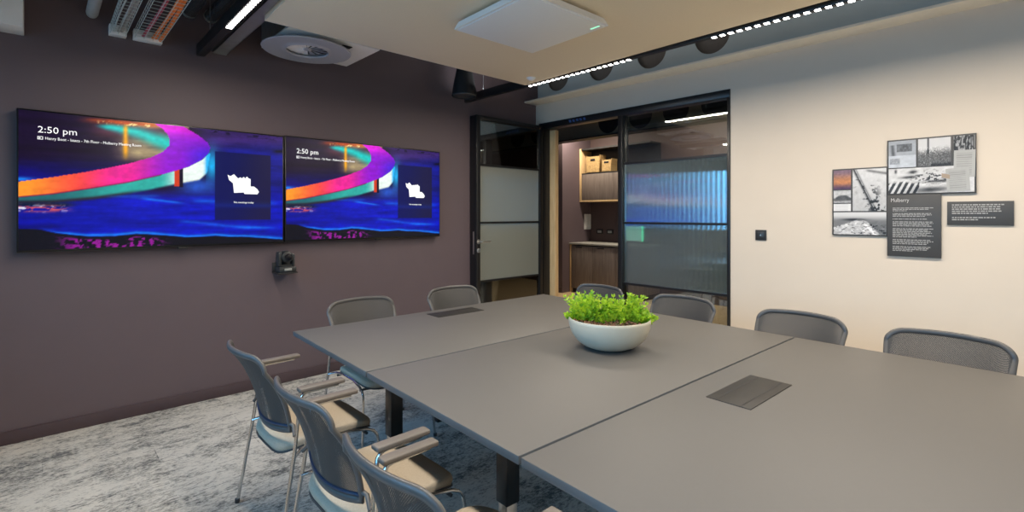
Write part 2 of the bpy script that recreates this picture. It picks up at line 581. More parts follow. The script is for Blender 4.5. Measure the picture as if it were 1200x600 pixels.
# steel beam with round openings over the beige wall
bm_root = thing('steel_beam', 'blue-grey cellular steel beam with round openings running above the beige wall', 'beam', (4.74, 0, 2.885))
MB().box(-0.27, 0.25, YB, YW, 0.0, 0.022, .003).build('bottom_flange', M['flange'], bm_root)
HOLES = [(4.10 - .66 * i, .175) for i in range(4)]
HZ = 0.315
def web():
    t = bmesh.new()
    # web plate drawn as strips between circular holes
    y_hi = YW; cells = []
    def quad(pts):
        vs = [t.verts.new((-0.006, p[0], p[1])) for p in pts]
        t.faces.new(vs)
    zb, zt = 0.022, 0.515
    edges = [y_hi]
    for (c, r) in HOLES:
        y1, y0 = c + .28, c - .28
        quad([(edges[-1], zb), (edges[-1], zt), (y1, zt), (y1, zb)])
        n = 40
        for i in range(n):
            a0, a1 = 2 * PI * i / n, 2 * PI * (i + 1) / n
            def outer(a):
                s, q = math.cos(a), math.sin(a)
                hz = (zt - HZ) if q > 0 else (HZ - zb)
                k = min(.28 / abs(s) if abs(s) > 1e-6 else 9, hz / abs(q) if abs(q) > 1e-6 else 9)
                return (c + s * k, HZ + q * k)
            quad([(c + r * math.cos(a0), HZ + r * math.sin(a0)), outer(a0), outer(a1), (c + r * math.cos(a1), HZ + r * math.sin(a1))])
        edges.append(y0)
    quad([(edges[-1], zb), (edges[-1], zt), (YB, zt), (YB, zb)])
    bmesh.ops.remove_doubles(t, verts=list(t.verts), dist=1e-5)
    bmesh.ops.solidify(t, geom=list(t.faces), thickness=0.012)
    m = MB(); m._take(t)
    return m
web().build('web', M['steel'], bm_root, sharp=30)
cv = MB()
for (y, r) in ((1.20, .19), (0.42, .19)):
    cv.tube([(-0.008, y + r * math.cos(a), HZ + r * math.sin(a)) for a in np.linspace(0, 2 * PI, 41)[:-1]], .004, 6, closed=True)
for y in (.86, .76):
    cv.lathe([(0, .014), (.016, .012), (.018, 0), (0, 0)], 12, (-0.006, y, .20), axis='x')
cv.build('cover_rim', M['steel'], bm_root)
struct(MB().box(4.79, 4.85, YB, YW, 2.907, ZC).build('trim_2', M['infill']))

# ------------------------------------------------------------------ corridor seen through the glazing
struct(MB().box(XW + .1, 9.2, -1.0, 8.2, -0.05, 0.0).build('floor_corridor', M['oak_floor']))
struct(MB().box(XW + .1, 9.2, -1.0, 8.2, 3.2, 3.3).build('ceiling_corridor', M['dark_ceiling']))
struct(MB().box(7.85, 8.0, -1.0, 6.0, 0, 3.2).build('wall_corridor_back', M['brown_paint']))
struct(MB().box(7.0, 8.2, 5.97, 6.14, 0, 3.2).build('wall_corridor_nib', M['plum']))
struct(MB().box(XW + .1, 9.2, 8.05, 8.2, 0, 3.2).build('wall_corridor_end', M['plum']))
struct(MB().box(8.2, 9.2, 5.97, 8.2, 0, 3.2).build('wall_corridor_side', M['plum']))
struct(MB().box(XW + .1, 9.2, -1.12, -1.0, 0, 3.2).build('wall_corridor_front', M['brown_paint']))
struct(MB().box(6.988, 7.0, 5.97, 6.14, 0, .10).build('baseboard_nib', M['plum_skirt']))

cor = thing('corridor_beam', 'cream corridor beam with dark round openings beyond the clear top pane', 'beam', (6.6, 0, 2.72))
MB().box(-.1, .1, -1.0, 8.05, 0, .02).build('bottom_flange', M['black_matte'], cor)
MB().box(-.006, .006, -1.0, 8.05, .02, .48).build('web', pmat('corridor_web', (.36, .31, .22, 1), .6), cor)
for i in range(6):
    MB().lathe([(0, -.010), (.20, -.010), (.20, .010), (0, .010)], 30, (0, 1.75 + .58 * i, .25), axis='x').build('round_opening', M['black_matte'], cor)

# lower kitchenette cabinet
k = thing('base_cabinet', 'grey-brown kitchenette base cabinet with oak end panel in the corridor', 'cabinet', (7.2, 4.45, 0))
MB().box(.02, .64, 0.0, 1.48, .08, .88).build('carcass', M['cabinet'], k)
MB().box(0.0, .64, 1.482, 1.51, 0, .90, .003).build('end_panel', M['oak'], k)
MB().box(.06, .62, 0, 1.48, 0, .08).build('plinth', M['black_matte'], k)
for i in range(3):
    d = MB().box(0.0, .02, 1.475 - .49 * (i + 1), 1.475 - .49 * i - .006, .09, .865, .002).build('door', M['cabinet'], k)
    MB().box(-.012, 0.0, 1.475 - .49 * i - .26, 1.475 - .49 * i - .12, .84, .862, .003).build('handle', M['black_matte'], d)
MB().box(-.015, .645, -.02, 1.515, .90, .93, .003).build('worktop', M['counter'], k)
# wall unit
k = thing('shelf_cabinet', 'oak-framed open shelf unit with grey-brown doors on the corridor wall', 'cabinet', (7.50, 4.45, 1.70))
f = MB()
f.box(0, .345, 1.47, 1.515, 0, 1.02, .002); f.box(0, .345, -.02, 1.47, 0, .03, .002)
f.build('oak_frame', M['oak'], k)
f = MB(); f.box(.0, .345, -.02, 1.47, .99, 1.02); f.box(.325, .345, -.02, 1.47, .03, .99); f.box(.01, .325, -.02, 1.47, .53, .55)
f.build('shelf', M['black_matte'], k)
for i in range(2):
    MB().box(0.0, .02, 1.465 - .73 * (i + 1), 1.465 - .73 * i - .005, .035, .525, .002).build('door', M['cabinet'], k)
def basket(loc, w, h, label, s=1):
    b = MB()
    b.prism([(-w / 2 * .86, 0), (w / 2 * .86, 0), (w / 2, h), (w / 2 * .93, h), (w / 2 * .8, .02), (-w / 2 * .8, .02), (-w / 2 * .93, h), (-w / 2, h)], lambda p, q: (-.09 + .18 * q, p[0], p[1]))
    r = thing('storage_basket', label, 'basket', loc, 0, 'baskets on the corridor shelf')
    b.build('woven_body', M['basket'], r)
    MB().box(-.1, -.085, -w / 2 * .9, w / 2 * .9, .012, h * .93).build('side_panel', M['basket'], r); MB().box(.085, .1, -w / 2 * .9, w / 2 * .9, .012, h * .93).build('side_panel', M['basket'], r)
    MB().box(-.108, -.098, -.05, .05, h * .68, h * .80, .003).build('grip_slot', M['black_matte'], r)
basket((7.63, 5.67, 2.25), .33, .33, 'taller tan woven basket on the open corridor shelf')
basket((7.63, 5.36, 2.25), .22, .24, 'shorter tan woven basket beside the taller one on corridor shelf')
s_ = thing('power_socket', 'black double socket on the brown wall above the worktop, next to the corner', 'socket', (7.85, 5.74, 1.13), 0, 'corridor sockets')
MB().box(-.012, 0, -.075, .075, -.045, .045, .003).build('plate', M['black_matte'], s_)
MB().box(-.018, -.012, -.045, .045, -.022, .022, .002).build('outlet_face', M['galv'], s_)
s2 = dup(s_, (7.85, 5.50, 1.13), 0, 'black double socket above the worktop, further along from the corner')
a = thing('access_panel', 'cream access panel with slim rim mounted on the dark side wall of kitchenette', 'panel', (7.80, 5.97, 1.32))
MB().box(-.15, .15, -.012, 0, -.15, .15, .003).build('plate', M['white'], a)
MB().box(-.13, .13, -.016, -.012, -.13, .13, .002).build('cover', M['grille'], a)
# corridor ceiling lamps
for i, y in enumerate((3.4, 5.7)):
    t = thing('ceiling_panel_light', ('white corridor ceiling light nearer the glazed partition', 'white corridor ceiling light close to the kitchenette')[i], 'light', (7.0, y, 3.18), 0, 'corridor lights')
    MB().box(-.12, .12, -.6, .6, -.03, .02, .004).build('housing', M['black_matte'], t)
    MB().box(-.10, .10, -.57, .57, -.036, -.030).build('diffuser', emat('corridor_diffuser_%d' % i, (1, .9, .75, 1), 4.0), t)
    la = bpy.data.lights.new('corridor_lamp', 'AREA'); la.shape = 'RECTANGLE'; la.size = .2; la.size_y = 1.1
    la.energy = 42; la.color = (1, .86, .70)
    lo = bpy.data.objects.new('corridor_lamp', la); COL.objects.link(lo); lo.parent = t; lo.location = (0, 0, -.045)

# ------------------------------------------------------------------ glazed partition
fx0, fx1 = XW - .012, XW + .112
f = MB()
YM0, YM1 = 3.112, 3.172
f.box(fx0, fx1, OY0, OY1, OZ - .075, OZ, .003)
f.box(fx0, fx1, OY0, OY0 + .028, 0, OZ - .075, .003)
f.box(fx0, fx1, OY1 - .085, OY1, 0, OZ - .075, .003)
f.box(fx0, fx1, YM0, YM1, 0, OZ - .075, .003)
f.box(fx0, fx1, OY0 + .028, YM0, 0, .05, .003)
win = struct(f.build('window_4', M['black']))
px0, px1 = XW + .03, XW + .042
ZR = (0.685, 1.362, 2.025)
gy0, gy1 = OY0 + .028, YM0
MB().box(px0, px1, gy0, gy1, ZR[2], OZ - .075).build('clear_pane', M['glass'], win)
MB().box(px0, px1, gy0, gy1, .05, ZR[0]).build('clear_pane', M['glass'], win)
MB().box(px0, px1, gy0, gy1, ZR[0], ZR[1]).build('reeded_pane', M['reed'], win)
MB().box(px0, px1, gy0, gy1, ZR[1], ZR[2]).build('reeded_pane', M['reed'], win)
for z in ZR:
    MB().box(px0 - .012, px1 + .012, gy0, gy1, z - .012, z + .012).build('glazing_bar', M['black'], win)
mk = MB()
for i in range(5):
    y = 3.62 + .055 * i
    mk.prism([(y, 2.585), (y + .03, 2.585), (y + .045, 2.615), (y + .015, 2.615)], lambda p, q: (fx0 - .001 + .0015 * q, p[0], p[1]))
mk.build('blue_lettering', pmat('blue_print', (.04, .10, .30, 1), .5), win)
# oak lining post behind the door opening
struct(MB().box(XW + .112, XW + .18, 4.215, 4.385, 0, 2.55, .003).build('trim_3', M['oak']))

# room booking tablet fixed to the far side of the glass
t = thing('booking_tablet', 'white-backed room booking tablet with green glow behind the reeded glass', 'tablet', (XW + .052, 3.01, 1.245))
MB().box(0, .02, -.10, .10, -.085, .085, .008).build('back_cover', M['white'], t)
b = MB(); b.box(-.006, .018, -.118, -.1005, -.085, .085, .003); b.build('light_bar', M['green_led'], t)
MB().box(-.0012, -.0002, -.095, .095, -.08, .08).build('back_glow', emat('pale_green_glow', (.55, 1.0, .78, 1), 2.0), t)  # emission added so the white back looks lit by the light bar
MB().box(.02, .03, -.04, .04, -.04, .04, .003).build('mount_plate', M['white'], t)

# door leaf standing open against the dark wall
HX, HY = XW - .03, 4.30
dw = 1.085
d = MB()
def fr(x0, x1, z0, z1):
    d.box(x0, x1, 0.0, .12, z0, z1, .003)
fr(-dw, -dw + .055, .008, 2.595); fr(-.05, 0, .008, 2.595); fr(-dw + .055, -.05, 2.545, 2.595); fr(-dw + .055, -.05, .008, .10)
door = d.build('door_1', M['black'])
door.location = (HX, HY, 0); door.rotation_euler = (0, 0, math.radians(-1.0))
struct(door)
gx0, gx1 = -dw + .055, -.05
for (z0, z1, mm, nm) in ((.10, .685, 'glass', 'clear_pane'), (.685, 1.362, 'reed_door', 'reeded_pane'), (1.362, 2.03, 'reed_door', 'reeded_pane'), (2.03, 2.545, 'glass', 'clear_pane')):
    MB().box(gx0, gx1, .03, .04, z0, z1).build(nm, M[mm], door)
for z in (.685, 1.362, 2.03):
    MB().box(gx0, gx1, .012, .058, z - .011, z + .011).build('glazing_bar', M['black'], door)
h = MB()
h.lathe([(0, .006), (.026, .006), (.026, 0), (0, 0)], 20, (-dw + .028, 0, 1.145), axis='y')
h.tube([(-dw + .028, -.006, 1.145), (-dw + .028, -.045, 1.145), (-dw + .036, -.055, 1.145), (-dw + .16, -.055, 1.145)], .010, 10)
h.build('handle', M['steel_sat'], door)
h = MB(); h.lathe([(0, .014), (.02, .014), (.026, .008), (.026, 0), (0, 0)], 20, (-dw + .028, 0, 1.045), axis='y')
h.build('lock_cylinder', M['steel_sat'], door)
MB().box(-dw - .003, -dw, .045, .07, 1.0, 1.26, .001).build('lock_plate', M['steel_sat'], door)

# ------------------------------------------------------------------ screens
def tv_art():
    """the wallpaper both screens show, drawn over u (right) and v (down)"""
    def fn(u, v):
        # the drawing is laid out in the foreshortened field it was measured in
        p = u * 1.358 / (1 + 0.358 * u)
        X = 75 + 970 * p
        top = 28 + 100 * p; bot = 555 - 40 * p
        Y = top + (bot - top) * v
        n1 = fbm(u * 8, v * 26, 3); n2 = fbm(u * 38, v * 62, 9); n3 = fbm(u * 70, v * 50, 21)
        def col(*c):
            return np.array(c)[None, None, :] / 255.0
        def mix(a, b, t):
            return a + (b - a) * t[..., None]
        def pl(q, *pts):
            a = np.array(pts, float)
            return np.interp(q, a[:, 0], a[:, 1])
        def inside(P):
            c = np.zeros(X.shape, bool); k = len(P)
            for i in range(k):
                x1, y1 = P[i]; x2, y2 = P[(i + 1) % k]
                if y1 == y2:
                    continue
                c ^= ((y1 > Y) != (y2 > Y)) & (X < (x2 - x1) * (Y - y1) / (y2 - y1) + x1)
            return c.astype(float)
        one = np.zeros_like(X)[..., None] + np.zeros(3)
        base = one + col(24, 12, 44)
        base = mix(base, one + col(10, 8, 112), sstep(190, 275, Y) * (1 - sstep(420, 640, X)))
        base = mix(base, one + col(20, 120, 215), np.exp(-(((X - 75) / 55) ** 2 + ((Y - 288) / 8) ** 2)))
        base = mix(base, one + col(70, 44, 130), sstep(690, 800, X) * (1 - sstep(150, 215, Y)) * .8)
        base = mix(base, one + col(16, 26, 150), sstep(760, 850, X) * sstep(135, 190, Y) * .85)
        base = mix(base, one + col(6, 22, 190), sstep(330, 395, Y + .03 * X))
        base = mix(base, one + col(8, 8, 120), (1 - sstep(75, 330, X)) * sstep(400, 470, Y) * .6)
        base = base * (.62 + .62 * fbm(u * 5, v * 30, 55))[..., None]
        bay = (X < 700) & (Y < 300)
        base = mix(base, one + col(112, 54, 66), sstep(300, 420, X) * sstep(70, 90, Y) * (1 - sstep(105, 150, Y)) * .7 * bay)
        base = mix(base, one + col(185, 165, 120), sstep(395, 520, X) * sstep(105, 150, Y) * (1 - sstep(195, 240, Y)) * .85 * bay * (.55 + .7 * n1))
        base = mix(base, one + col(225, 200, 120), sstep(470, 560, X) * (1 - sstep(84, 104, Y)) * bay * .8)
        # teal water
        c0 = pl(X, (340, 86), (430, 96), (520, 116), (640, 160)); th = pl(X, (340, 4), (430, 14), (540, 22), (640, 30))
        base = mix(base, one + col(12, 200, 195), np.exp(-((Y - c0) / th) ** 2) * sstep(345, 410, X) * bay)
        # shore lights
        sh = pl(X, (240, 62), (340, 68), (430, 74), (560, 84))
        base = mix(base, one + col(205, 74, 22), np.exp(-((Y - sh) / 9) ** 2) * sstep(270, 400, X) * (X < 590) * (.35 + .95 * n2))
        base = mix(base, one + col(255, 230, 150), np.exp(-((Y - sh - 5) / 5) ** 2) * sstep(.52, .64, n3) * sstep(330, 400, X) * (X < 560))
        base = mix(base, one + col(250, 170, 30), np.exp(-((X - 469) / 9) ** 2) * sstep(76, 100, Y) * (1 - sstep(180, 225, Y)))
        # under the road: teal running to white
        yo = pl(X, (75, 355), (200, 343), (350, 320), (480, 298), (600, 270), (700, 240), (750, 214), (775, 190))
        yu = pl(X, (75, 374), (200, 372), (350, 358), (450, 344), (560, 324), (640, 306), (700, 296), (740, 288), (768, 262), (778, 200))
        under = sstep(-2, 2, Y - yo) * (1 - sstep(-5, 7, Y - yu)) * (X < 779)
        uc = mix(one + col(34, 104, 112), one + col(44, 170, 160), sstep(200, 480, X))
        uc = mix(uc, one + col(236, 250, 242), sstep(590, 680, X))
        uc = mix(uc, one + col(40, 170, 250), sstep(750, 776, X))
        base = mix(base, uc, under)
        base = mix(base, one + col(40, 30, 44), np.exp(-((Y - yu) / 7) ** 2) * (1 - sstep(430, 560, X)) * .85)
        base = mix(base, one + col(24, 180, 245), np.exp(-(((X - 786) / 26) ** 2 + ((Y - 232) / 55) ** 2)) * .95 * (Y > yo - 60) * (X > 764))
        base = mix(base, one + col(40, 110, 250), np.exp(-(((X - 735) / 70) ** 2 + ((Y - 312) / 30) ** 2)) * .7 * (Y > yu))
        # the curving road
        iu = [(75, 298), (190, 282), (300, 265), (400, 246), (480, 229), (560, 206), (606, 184), (628, 162), (632, 145), (625, 122), (606, 100), (580, 82), (555, 60)]
        ou = [(75, 355), (200, 343), (350, 320), (480, 298), (600, 270), (700, 240), (748, 215), (775, 187), (780, 168), (768, 148), (735, 122), (690, 96), (640, 60)]
        road = inside(iu + ou[::-1])
        q = X - .35 * (Y - 200)
        rc = mix(one + col(255, 152, 44), one + col(250, 74, 66), sstep(75, 330, X))
        rc = mix(rc, one + col(238, 34, 150), sstep(270, 450, X))
        rc = mix(rc, one + col(140, 12, 205), sstep(470, 640, X))
        rc = mix(rc, one + col(72, 30, 210), sstep(650, 770, X) * sstep(135, 200, Y))
        rc = mix(rc, one + col(232, 8, 222), (1 - sstep(88, 150, Y)) * sstep(520, 580, X))
        rc = rc * (1 + .16 * (n1 - .5))[..., None]
        base = mix(base, rc, road)
        base = mix(base, one + col(120, 10, 60), np.exp(-((Y - yo) / 2.5) ** 2) * (X < 600) * .8)
        base = mix(base, one + col(205, 60, 34), ((X > 650) & (X < 667) & (Y > yo) & (Y < 312)).astype(float))
        base = mix(base, one + col(20, 14, 40), ((X >= 667) & (X < 682) & (Y > yo) & (Y < 316)).astype(float))
        # lit shore by the lower edge of the road
        r = np.exp(-((Y - 398) / 12) ** 2) * (1 - sstep(200, 300, X))
        base = mix(base, one + col(10, 26, 40), np.exp(-((Y - 383) / 9) ** 2) * (1 - sstep(230, 320, X)) * .9)
        base = mix(base, one + col(228, 92, 92), r * sstep(.40, .56, n2))
        base = mix(base, one + col(236, 228, 246), r * sstep(.56, .68, n3))
        for (xa, ya, xb, yb, wd, am) in ((500, 352, 700, 378, 5, .75), (380, 352, 620, 346, 5, .35), (690, 366, 1045, 374, 8, .5), (640, 440, 1000, 470, 6, .45), (850, 462, 1045, 466, 5, .5), (780, 520, 1000, 516, 4, .8)):
            yy = ya + (yb - ya) * np.clip((X - xa) / (xb - xa), 0, 1)
            base = mix(base, one + col(20, 130, 240), am * np.exp(-((Y - yy + 10 * (n1 - .5)) / wd) ** 2) * sstep(xa, xa + 60, X) * (1 - sstep(xb - 60, xb + 1, X)))
        hy = pl(X, (75, 474), (160, 476), (220, 490), (330, 500), (430, 498), (510, 488), (620, 496), (700, 502), (800, 496), (1045, 506)) + 8 * (n1 - .5)
        base = mix(base, one + col(20, 125, 238), np.exp(-((Y - hy + 4) / 5) ** 2) * sstep(140, 260, X) * .9)
        hc = one + col(12, 14, 28)
        hc = mix(hc, one + col(160, 26, 160), sstep(.46, .60, n3) * sstep(180, 300, X) * (1 - sstep(560, 650, X)) * sstep(6, 16, Y - hy) * .9)
        base = mix(base, hc, sstep(-2, 2, Y - hy))
        base = mix(base, one + col(8, 8, 26), sstep(.46, .58, n2) * (1 - sstep(20, 42, Y - top + 20)) * sstep(770, 800, X))
        base = mix(base, one + col(8, 8, 30), sstep(1000, 1030, X) * np.exp(-((Y - 182) / 6) ** 2))
        base = base * (.90 + .2 * fbm(u * 60, v * 40, 71))[..., None]
        a, b = u * 1000, v * 562
        card = ((a > 681) & (a < 941) & (b > 104) & (b < 444)).astype(float)
        cc = mix(one + col(7, 16, 80), one + col(26, 24, 62), sstep(700, 930, a))
        cc = mix(cc, one + col(10, 40, 140), np.exp(-((b - 372) / 12) ** 2) * .45)
        return mix(base, cc, card * .94)
    return fn
ART = tv_art()
LOGO = [(0, 7), (20, 17), (45, 0), (60, 17), (75, 32), (90, 22), (102, 30), (115, 17), (125, 30), (138, 14), (150, 27), (165, 32), (165, 92), (190, 92), (215, 112), (228, 135), (215, 154), (120, 154), (115, 142), (45, 147), (38, 72), (10, 47)]
def make_tv(loc, label):
    w, h = 1.604, 0.912
    r = thing('television', label, 'tv', loc, 0, 'paired wall screens')
    b = MB(); b.box(0, w, 0, .06, 0, h, .006); b.build('casing', M['tv_bezel'], r)
    MB().box(.25, w - .25, .06, .082, .15, h - .15).build('wall_bracket', M['black_matte'], r)
    e = .010
    sc = colour_grid('screen', 260, 148, w - 2 * e, h - 2 * e - .006, lambda s, t: (e + s, -.0012, e + .006 + t), ART, M['screen'], r)
    W, H = w - 2 * e, h - 2 * e - .006
    def at(X, Y):      # drawing units to panel
        return (e + X / 1000 * W, e + .006 + (1 - Y / 562) * H)
    up = Matrix.Rotation(PI / 2, 4, 'X')
    def put(s, size, X, Y, nm, width=None):
        x, z = at(X, Y)
        text_obj(nm, s, size, M['screen_text'], sc, Matrix.Translation((x, -.003, z)) @ up, .0005, width)
    put('2:50 pm', .060, 54, 85, 'clock_text', .187)
    put('Henry Boot - Isaacs - 7th Floor - Mulberry Meeting Room', .026, 76, 112, 'room_text', .496)
    put('No meetings today', .020, 765, 360, 'message_text', .144)
    ic = MB()
    x, z = at(54, 113)
    for (a, b_, c, d_) in ((0, .026, 0, .003), (0, .026, .017, .020), (0, .003, .003, .017), (.023, .026, .003, .017), (.006, .014, .005, .014)):
        ic.box(x + a, x + b_, -.0035, -.0028, z + c, z + d_)
    ic.build('calendar_icon', M['screen_text'], sc)
    lx, lz = at(737, 214)
    lg = MB(); lg.prism([(lx + p[0] * .00101, lz - p[1] * .00101) for p in LOGO], lambda p, q: (p[0], -.0035 + .0007 * q, p[1]))
    lg.build('logo', M['screen_text'], sc)
    MB().box(w * .53, w * .53 + .06, -.002, .03, -.012, 0, .003).build('sensor_tab', M['black_matte'], r)
    return r
tv1 = make_tv((-.119, YW - .083, 1.211), 'wall-mounted TV with glowing road picture, the one hung beside the white boxed bulkhead')
tv2 = dup(tv1, (1.494, YW - .083, 1.219), 0, 'wall-mounted TV with glowing road picture, the one hung next to the open glass door')

# conference camera on a small shelf under the screens
c = thing('conference_camera', 'dark pan-tilt conference camera on a small wall shelf under the TVs', 'camera', (1.50, YW, .955))
b = MB(); b.box(-.085, .075, -.16, 0, 0, .012, .003); b.box(-.085, .075, -.012, 0, 0, .09, .003)
b.build('shelf_bracket', M['black_matte'], c)
MB().box(-.07, .07, -.145, -.02, .012, .058, .008).build('camera_base', M['cam_grey'], c)
b = MB(); b.box(-.068, -.040, -.115, -.045, .058, .185, .010); b.box(.046, .068, -.115, -.045, .058, .165, .010); b.box(-.05, .05, -.10, -.06, .058, .072)
b.build('yoke', M['cam_grey'], c)
hd = MB(); hd.lathe([(0, -.062), (.03, -.062), (.048, -.045), (.05, 0), (.046, .045), (.03, .05), (0, .05)], 24, (.003, -.08, .14), axis='y')
hd = hd.build('camera_head', M['cam_grey'], c)
b = MB(); b.lathe([(0, .012), (.02, .012), (.03, .006), (.03, 0), (0, 0)], 24, (.003, -.142, .14), axis='y'); b.build('lens', M['lens'], hd)
b = MB(); b.box(-.03, .03, -.147, -.144, .024, .044, .002); b.build('indicator_window', M['galv'], c)

# ------------------------------------------------------------------ wall boards
def wall_board(name, label, y1, y0, z0, z1, dep=.016, off=0.0):
    r = thing(name, label, 'board', (XW - off, y1, z0))
    MB().box(-dep, 0, -(y1 - y0), 0, 0, z1 - z0, .0015).build('backing_board', M['plaque'], r)
    return r
def photo(parent, s0, s1, t0, t1, dep, fn, nm='photograph', nx=70, ny=50):
    return colour_grid(nm, nx, ny, s1 - s0, t1 - t0, lambda s, t: (-dep - .001, -(s0 + s), t0 + t), fn, M['photo'], parent)
def grey(g, tint=(1, 1, 1)):
    return np.stack([g * tint[0], g * tint[1], g * tint[2]], -1)
def p_sunset(u, v):
    n = fbm(u * 8, v * 14, 5)
    a = np.array([120, 96, 110]) / 255.; b = np.array([186, 122, 74]) / 255.; c_ = np.array([70, 46, 78]) / 255.
    t = sstep(.05, .6, v)[..., None]; t2 = sstep(.6, 1.0, v)[..., None]
    return (a + (b - a) * t + (c_ - b) * t2) * (.8 + .4 * n)[..., None]
def p_hill(u, v):
    n = fbm(u * 10, v * 10, 8)
    hill = sstep(-.06, .06, v - (.35 + .5 * (u - .55) ** 2 * 2 + .1 * n))
    return grey(.72 - .42 * hill * (1 - .7 * sstep(.75, .9, v)) + .25 * (n - .5))
def p_card(u, v):
    return grey(.86 - .16 * (np.abs(np.sin(v * 18)) > .8) * (u > .1) * (u < .85))
def p_pier(u, v):
    n = fbm(u * 14, v * 18, 12)
    d = u - (.05 + .62 * v)
    band = np.exp(-(d / .055) ** 2)
    boats = sstep(.56, .66, fbm(u * 9, v * 14, 31)) * np.exp(-((d - .10) / .26) ** 2) * sstep(.12, .3, v)
    sh = np.exp(-((v - .03 - .16 * np.clip(u - .4, 0, 1)) / .03) ** 2) * sstep(.35, .5, u)
    wake = np.exp(-((d - .02) / .012) ** 2)
    return grey(np.clip(.82 - .62 * band * (.6 + .8 * n) - .7 * boats - .35 * sh + .45 * wake - .12 * v + .1 * (n - .5), .08, .9))
def p_coast(u, v):
    n = fbm(u * 16, v * 14, 14)
    g = .80 - .35 * sstep(.1, .45, v)
    land = sstep(-.03, .03, (v - .30) - 1.0 * np.abs(u - .42 - .2 * v) * (.9 - .3 * v))
    g = g * (1 - land) + land * (.74 + .5 * (n - .5))
    isl = np.exp(-(((u - .40) / .20) ** 2 + ((v - .33) / .05) ** 2))
    g = g - .5 * isl
    road = np.exp(-((u - .62 - .42 * (v - .55)) / .03) ** 2) * sstep(.5, .6, v)
    water = sstep(0, .05, (u - .66) - .42 * (v - .5)) * sstep(.35, .45, v)
    g = g * (1 - water) + water * (.42 + .2 * (n - .5)) + .35 * road
    dark = sstep(.60, .70, fbm(u * 24, v * 20, 40)) * land
    return grey(np.clip(g - .4 * dark, .05, .92))
def p_doc(u, v):
    n = fbm(u * 6, v * 9, 15)
    g = .62 + .12 * (n - .5)
    g = g - .26 * ((u > .3) & (u < .85) & (v > .12) & (v < .42)) * (.4 + 1.1 * fbm(u * 18, v * 14, 16))
    g = g - .3 * np.exp(-((u - .12 - .1 * v) / .07) ** 2) * (v > .15) * (v < .55)
    g = g + .12 * (v > .55) - .3 * ((u > .05) & (u < .42) & (v > .66) & (v < .88)) * fbm(u * 20, v * 20, 17)
    return grey(np.clip(g, .1, .85), (.97, 1, 1.04))
def p_street(u, v):
    n = fbm(u * 13, v * 12, 18); n2 = fbm(u * 30, v * 24, 19)
    g = .78 - .55 * sstep(.3, .62, v + .25 * (n - .5)) * (.35 + n2) - .3 * sstep(.85, 1, v) * (u > .4)
    for x in (.315, 1.03):
        g = g - .65 * np.exp(-((u - x) / .025) ** 2) * (v < .55)
    return grey(np.clip(g + .35 * sstep(.62, .7, n2) * (v > .3), .05, .85))
def p_trees(u, v):
    n = fbm(u * 12, v * 10, 22); n2 = fbm(u * 26, v * 20, 23)
    g = .62 - .5 * sstep(.42, .6, n)
    for x in (.06, .58, .72, .84, .95):
        g = g - .55 * np.exp(-((u - x) / .025) ** 2) * (v < .6)
    return grey(np.clip(g + .5 * (n2 - .5) * (v > .4), .06, .85))
def p_ships(u, v):
    n = fbm(u * 16, v * 9, 24); n2 = fbm(u * 32, v * 20, 25)
    g = .80 + .2 * (n - .5)
    stripes = (np.sin((u * 80 + v * 14)) > -.1) * sstep(.5, .62, v + .2 * (n - .5)) * (u < .38)
    g = g - .62 * stripes
    g = g - .75 * sstep(.54, .62, n2) * np.exp(-(((u - .52) / .20) ** 2 + ((v - .38) / .22) ** 2))
    for (x, y, a, b) in ((.09, .12, .015, .08), (.26, .36, .10, .05), (.30, .16, .05, .06), (.62, .55, .16, .05), (.52, .88, .22, .10)):
        g = g - .6 * np.exp(-(((u - x) / a) ** 2 + ((v - y + .15 * (u - x)) / b) ** 2))
    return grey(np.clip(g, .05, .9))
def p_letter(u, v):
    ln = (np.abs(np.sin(v * 40)) > .85) * (u > .12) * (u < .86) * (v > .12) * (v < .9)
    return grey(.66 - .10 * ln + .05 * (fbm(u * 5, v * 5, 30) - .5), (1, 1, .98))
# collage of five pictures
r = wall_board('picture_board', 'board of small grey coastal photographs with a little sunset picture at its corner', 1.097, .737, 1.286, 1.822)
Wd = .360; Hd = .536; e = .010
photo(r, e, .128, .37, .525, .016, p_sunset, nx=40, ny=40)
photo(r, e, .128, .262, .362, .016, p_hill, nx=40, ny=36)
photo(r, e, .128, .196, .254, .016, p_card, 'caption_card', 30, 24)
photo(r, .140, Wd - .004, .196, .525, .016, p_pier, nx=90, ny=110)
photo(r, e, Wd - .004, e, .186, .016, p_coast, nx=110, ny=60)
# bigger board
r = wall_board('picture_board', 'wide board of black and white harbour photographs overlaid by two pale letters', .736, .239, 1.602, 2.018, .019)
Wd, Hd = .497, .416
photo(r, .010, .172, .205, .405, .019, p_doc, nx=60, ny=60)
photo(r, .184, .365, .205, .405, .019, p_street, nx=80, ny=70)
photo(r, .380, Wd - .01, .205, .405, .019, p_trees, nx=60, ny=70)
photo(r, .010, Wd - .01, .010, .197, .019, p_ships, nx=150, ny=70)
def sheet(parent, s0, t0, w_, h_, ang, dep, nm):
    ca, sa = math.cos(ang), math.sin(ang)
    colour_grid(nm, 30, 50, w_, h_, lambda s, t: (-dep, -(s0 + s * ca - t * sa), t0 + s * sa + t * ca), p_letter, M['photo'], parent)
sheet(r, .378, .115, .112, .19, math.radians(-1), .0215, 'letter_sheet')
sheet(r, .345, .012, .122, .165, math.radians(3), .0225, 'letter_sheet')
colour_grid('paper_tag', 6, 5, .045, .03, lambda s, t: (-.0232, -(.315 + s), .118 + t - .3 * s), lambda u, v: np.stack([.62 + 0 * u, .55 + 0 * u, .47 + 0 * u], -1), M['photo'], r)

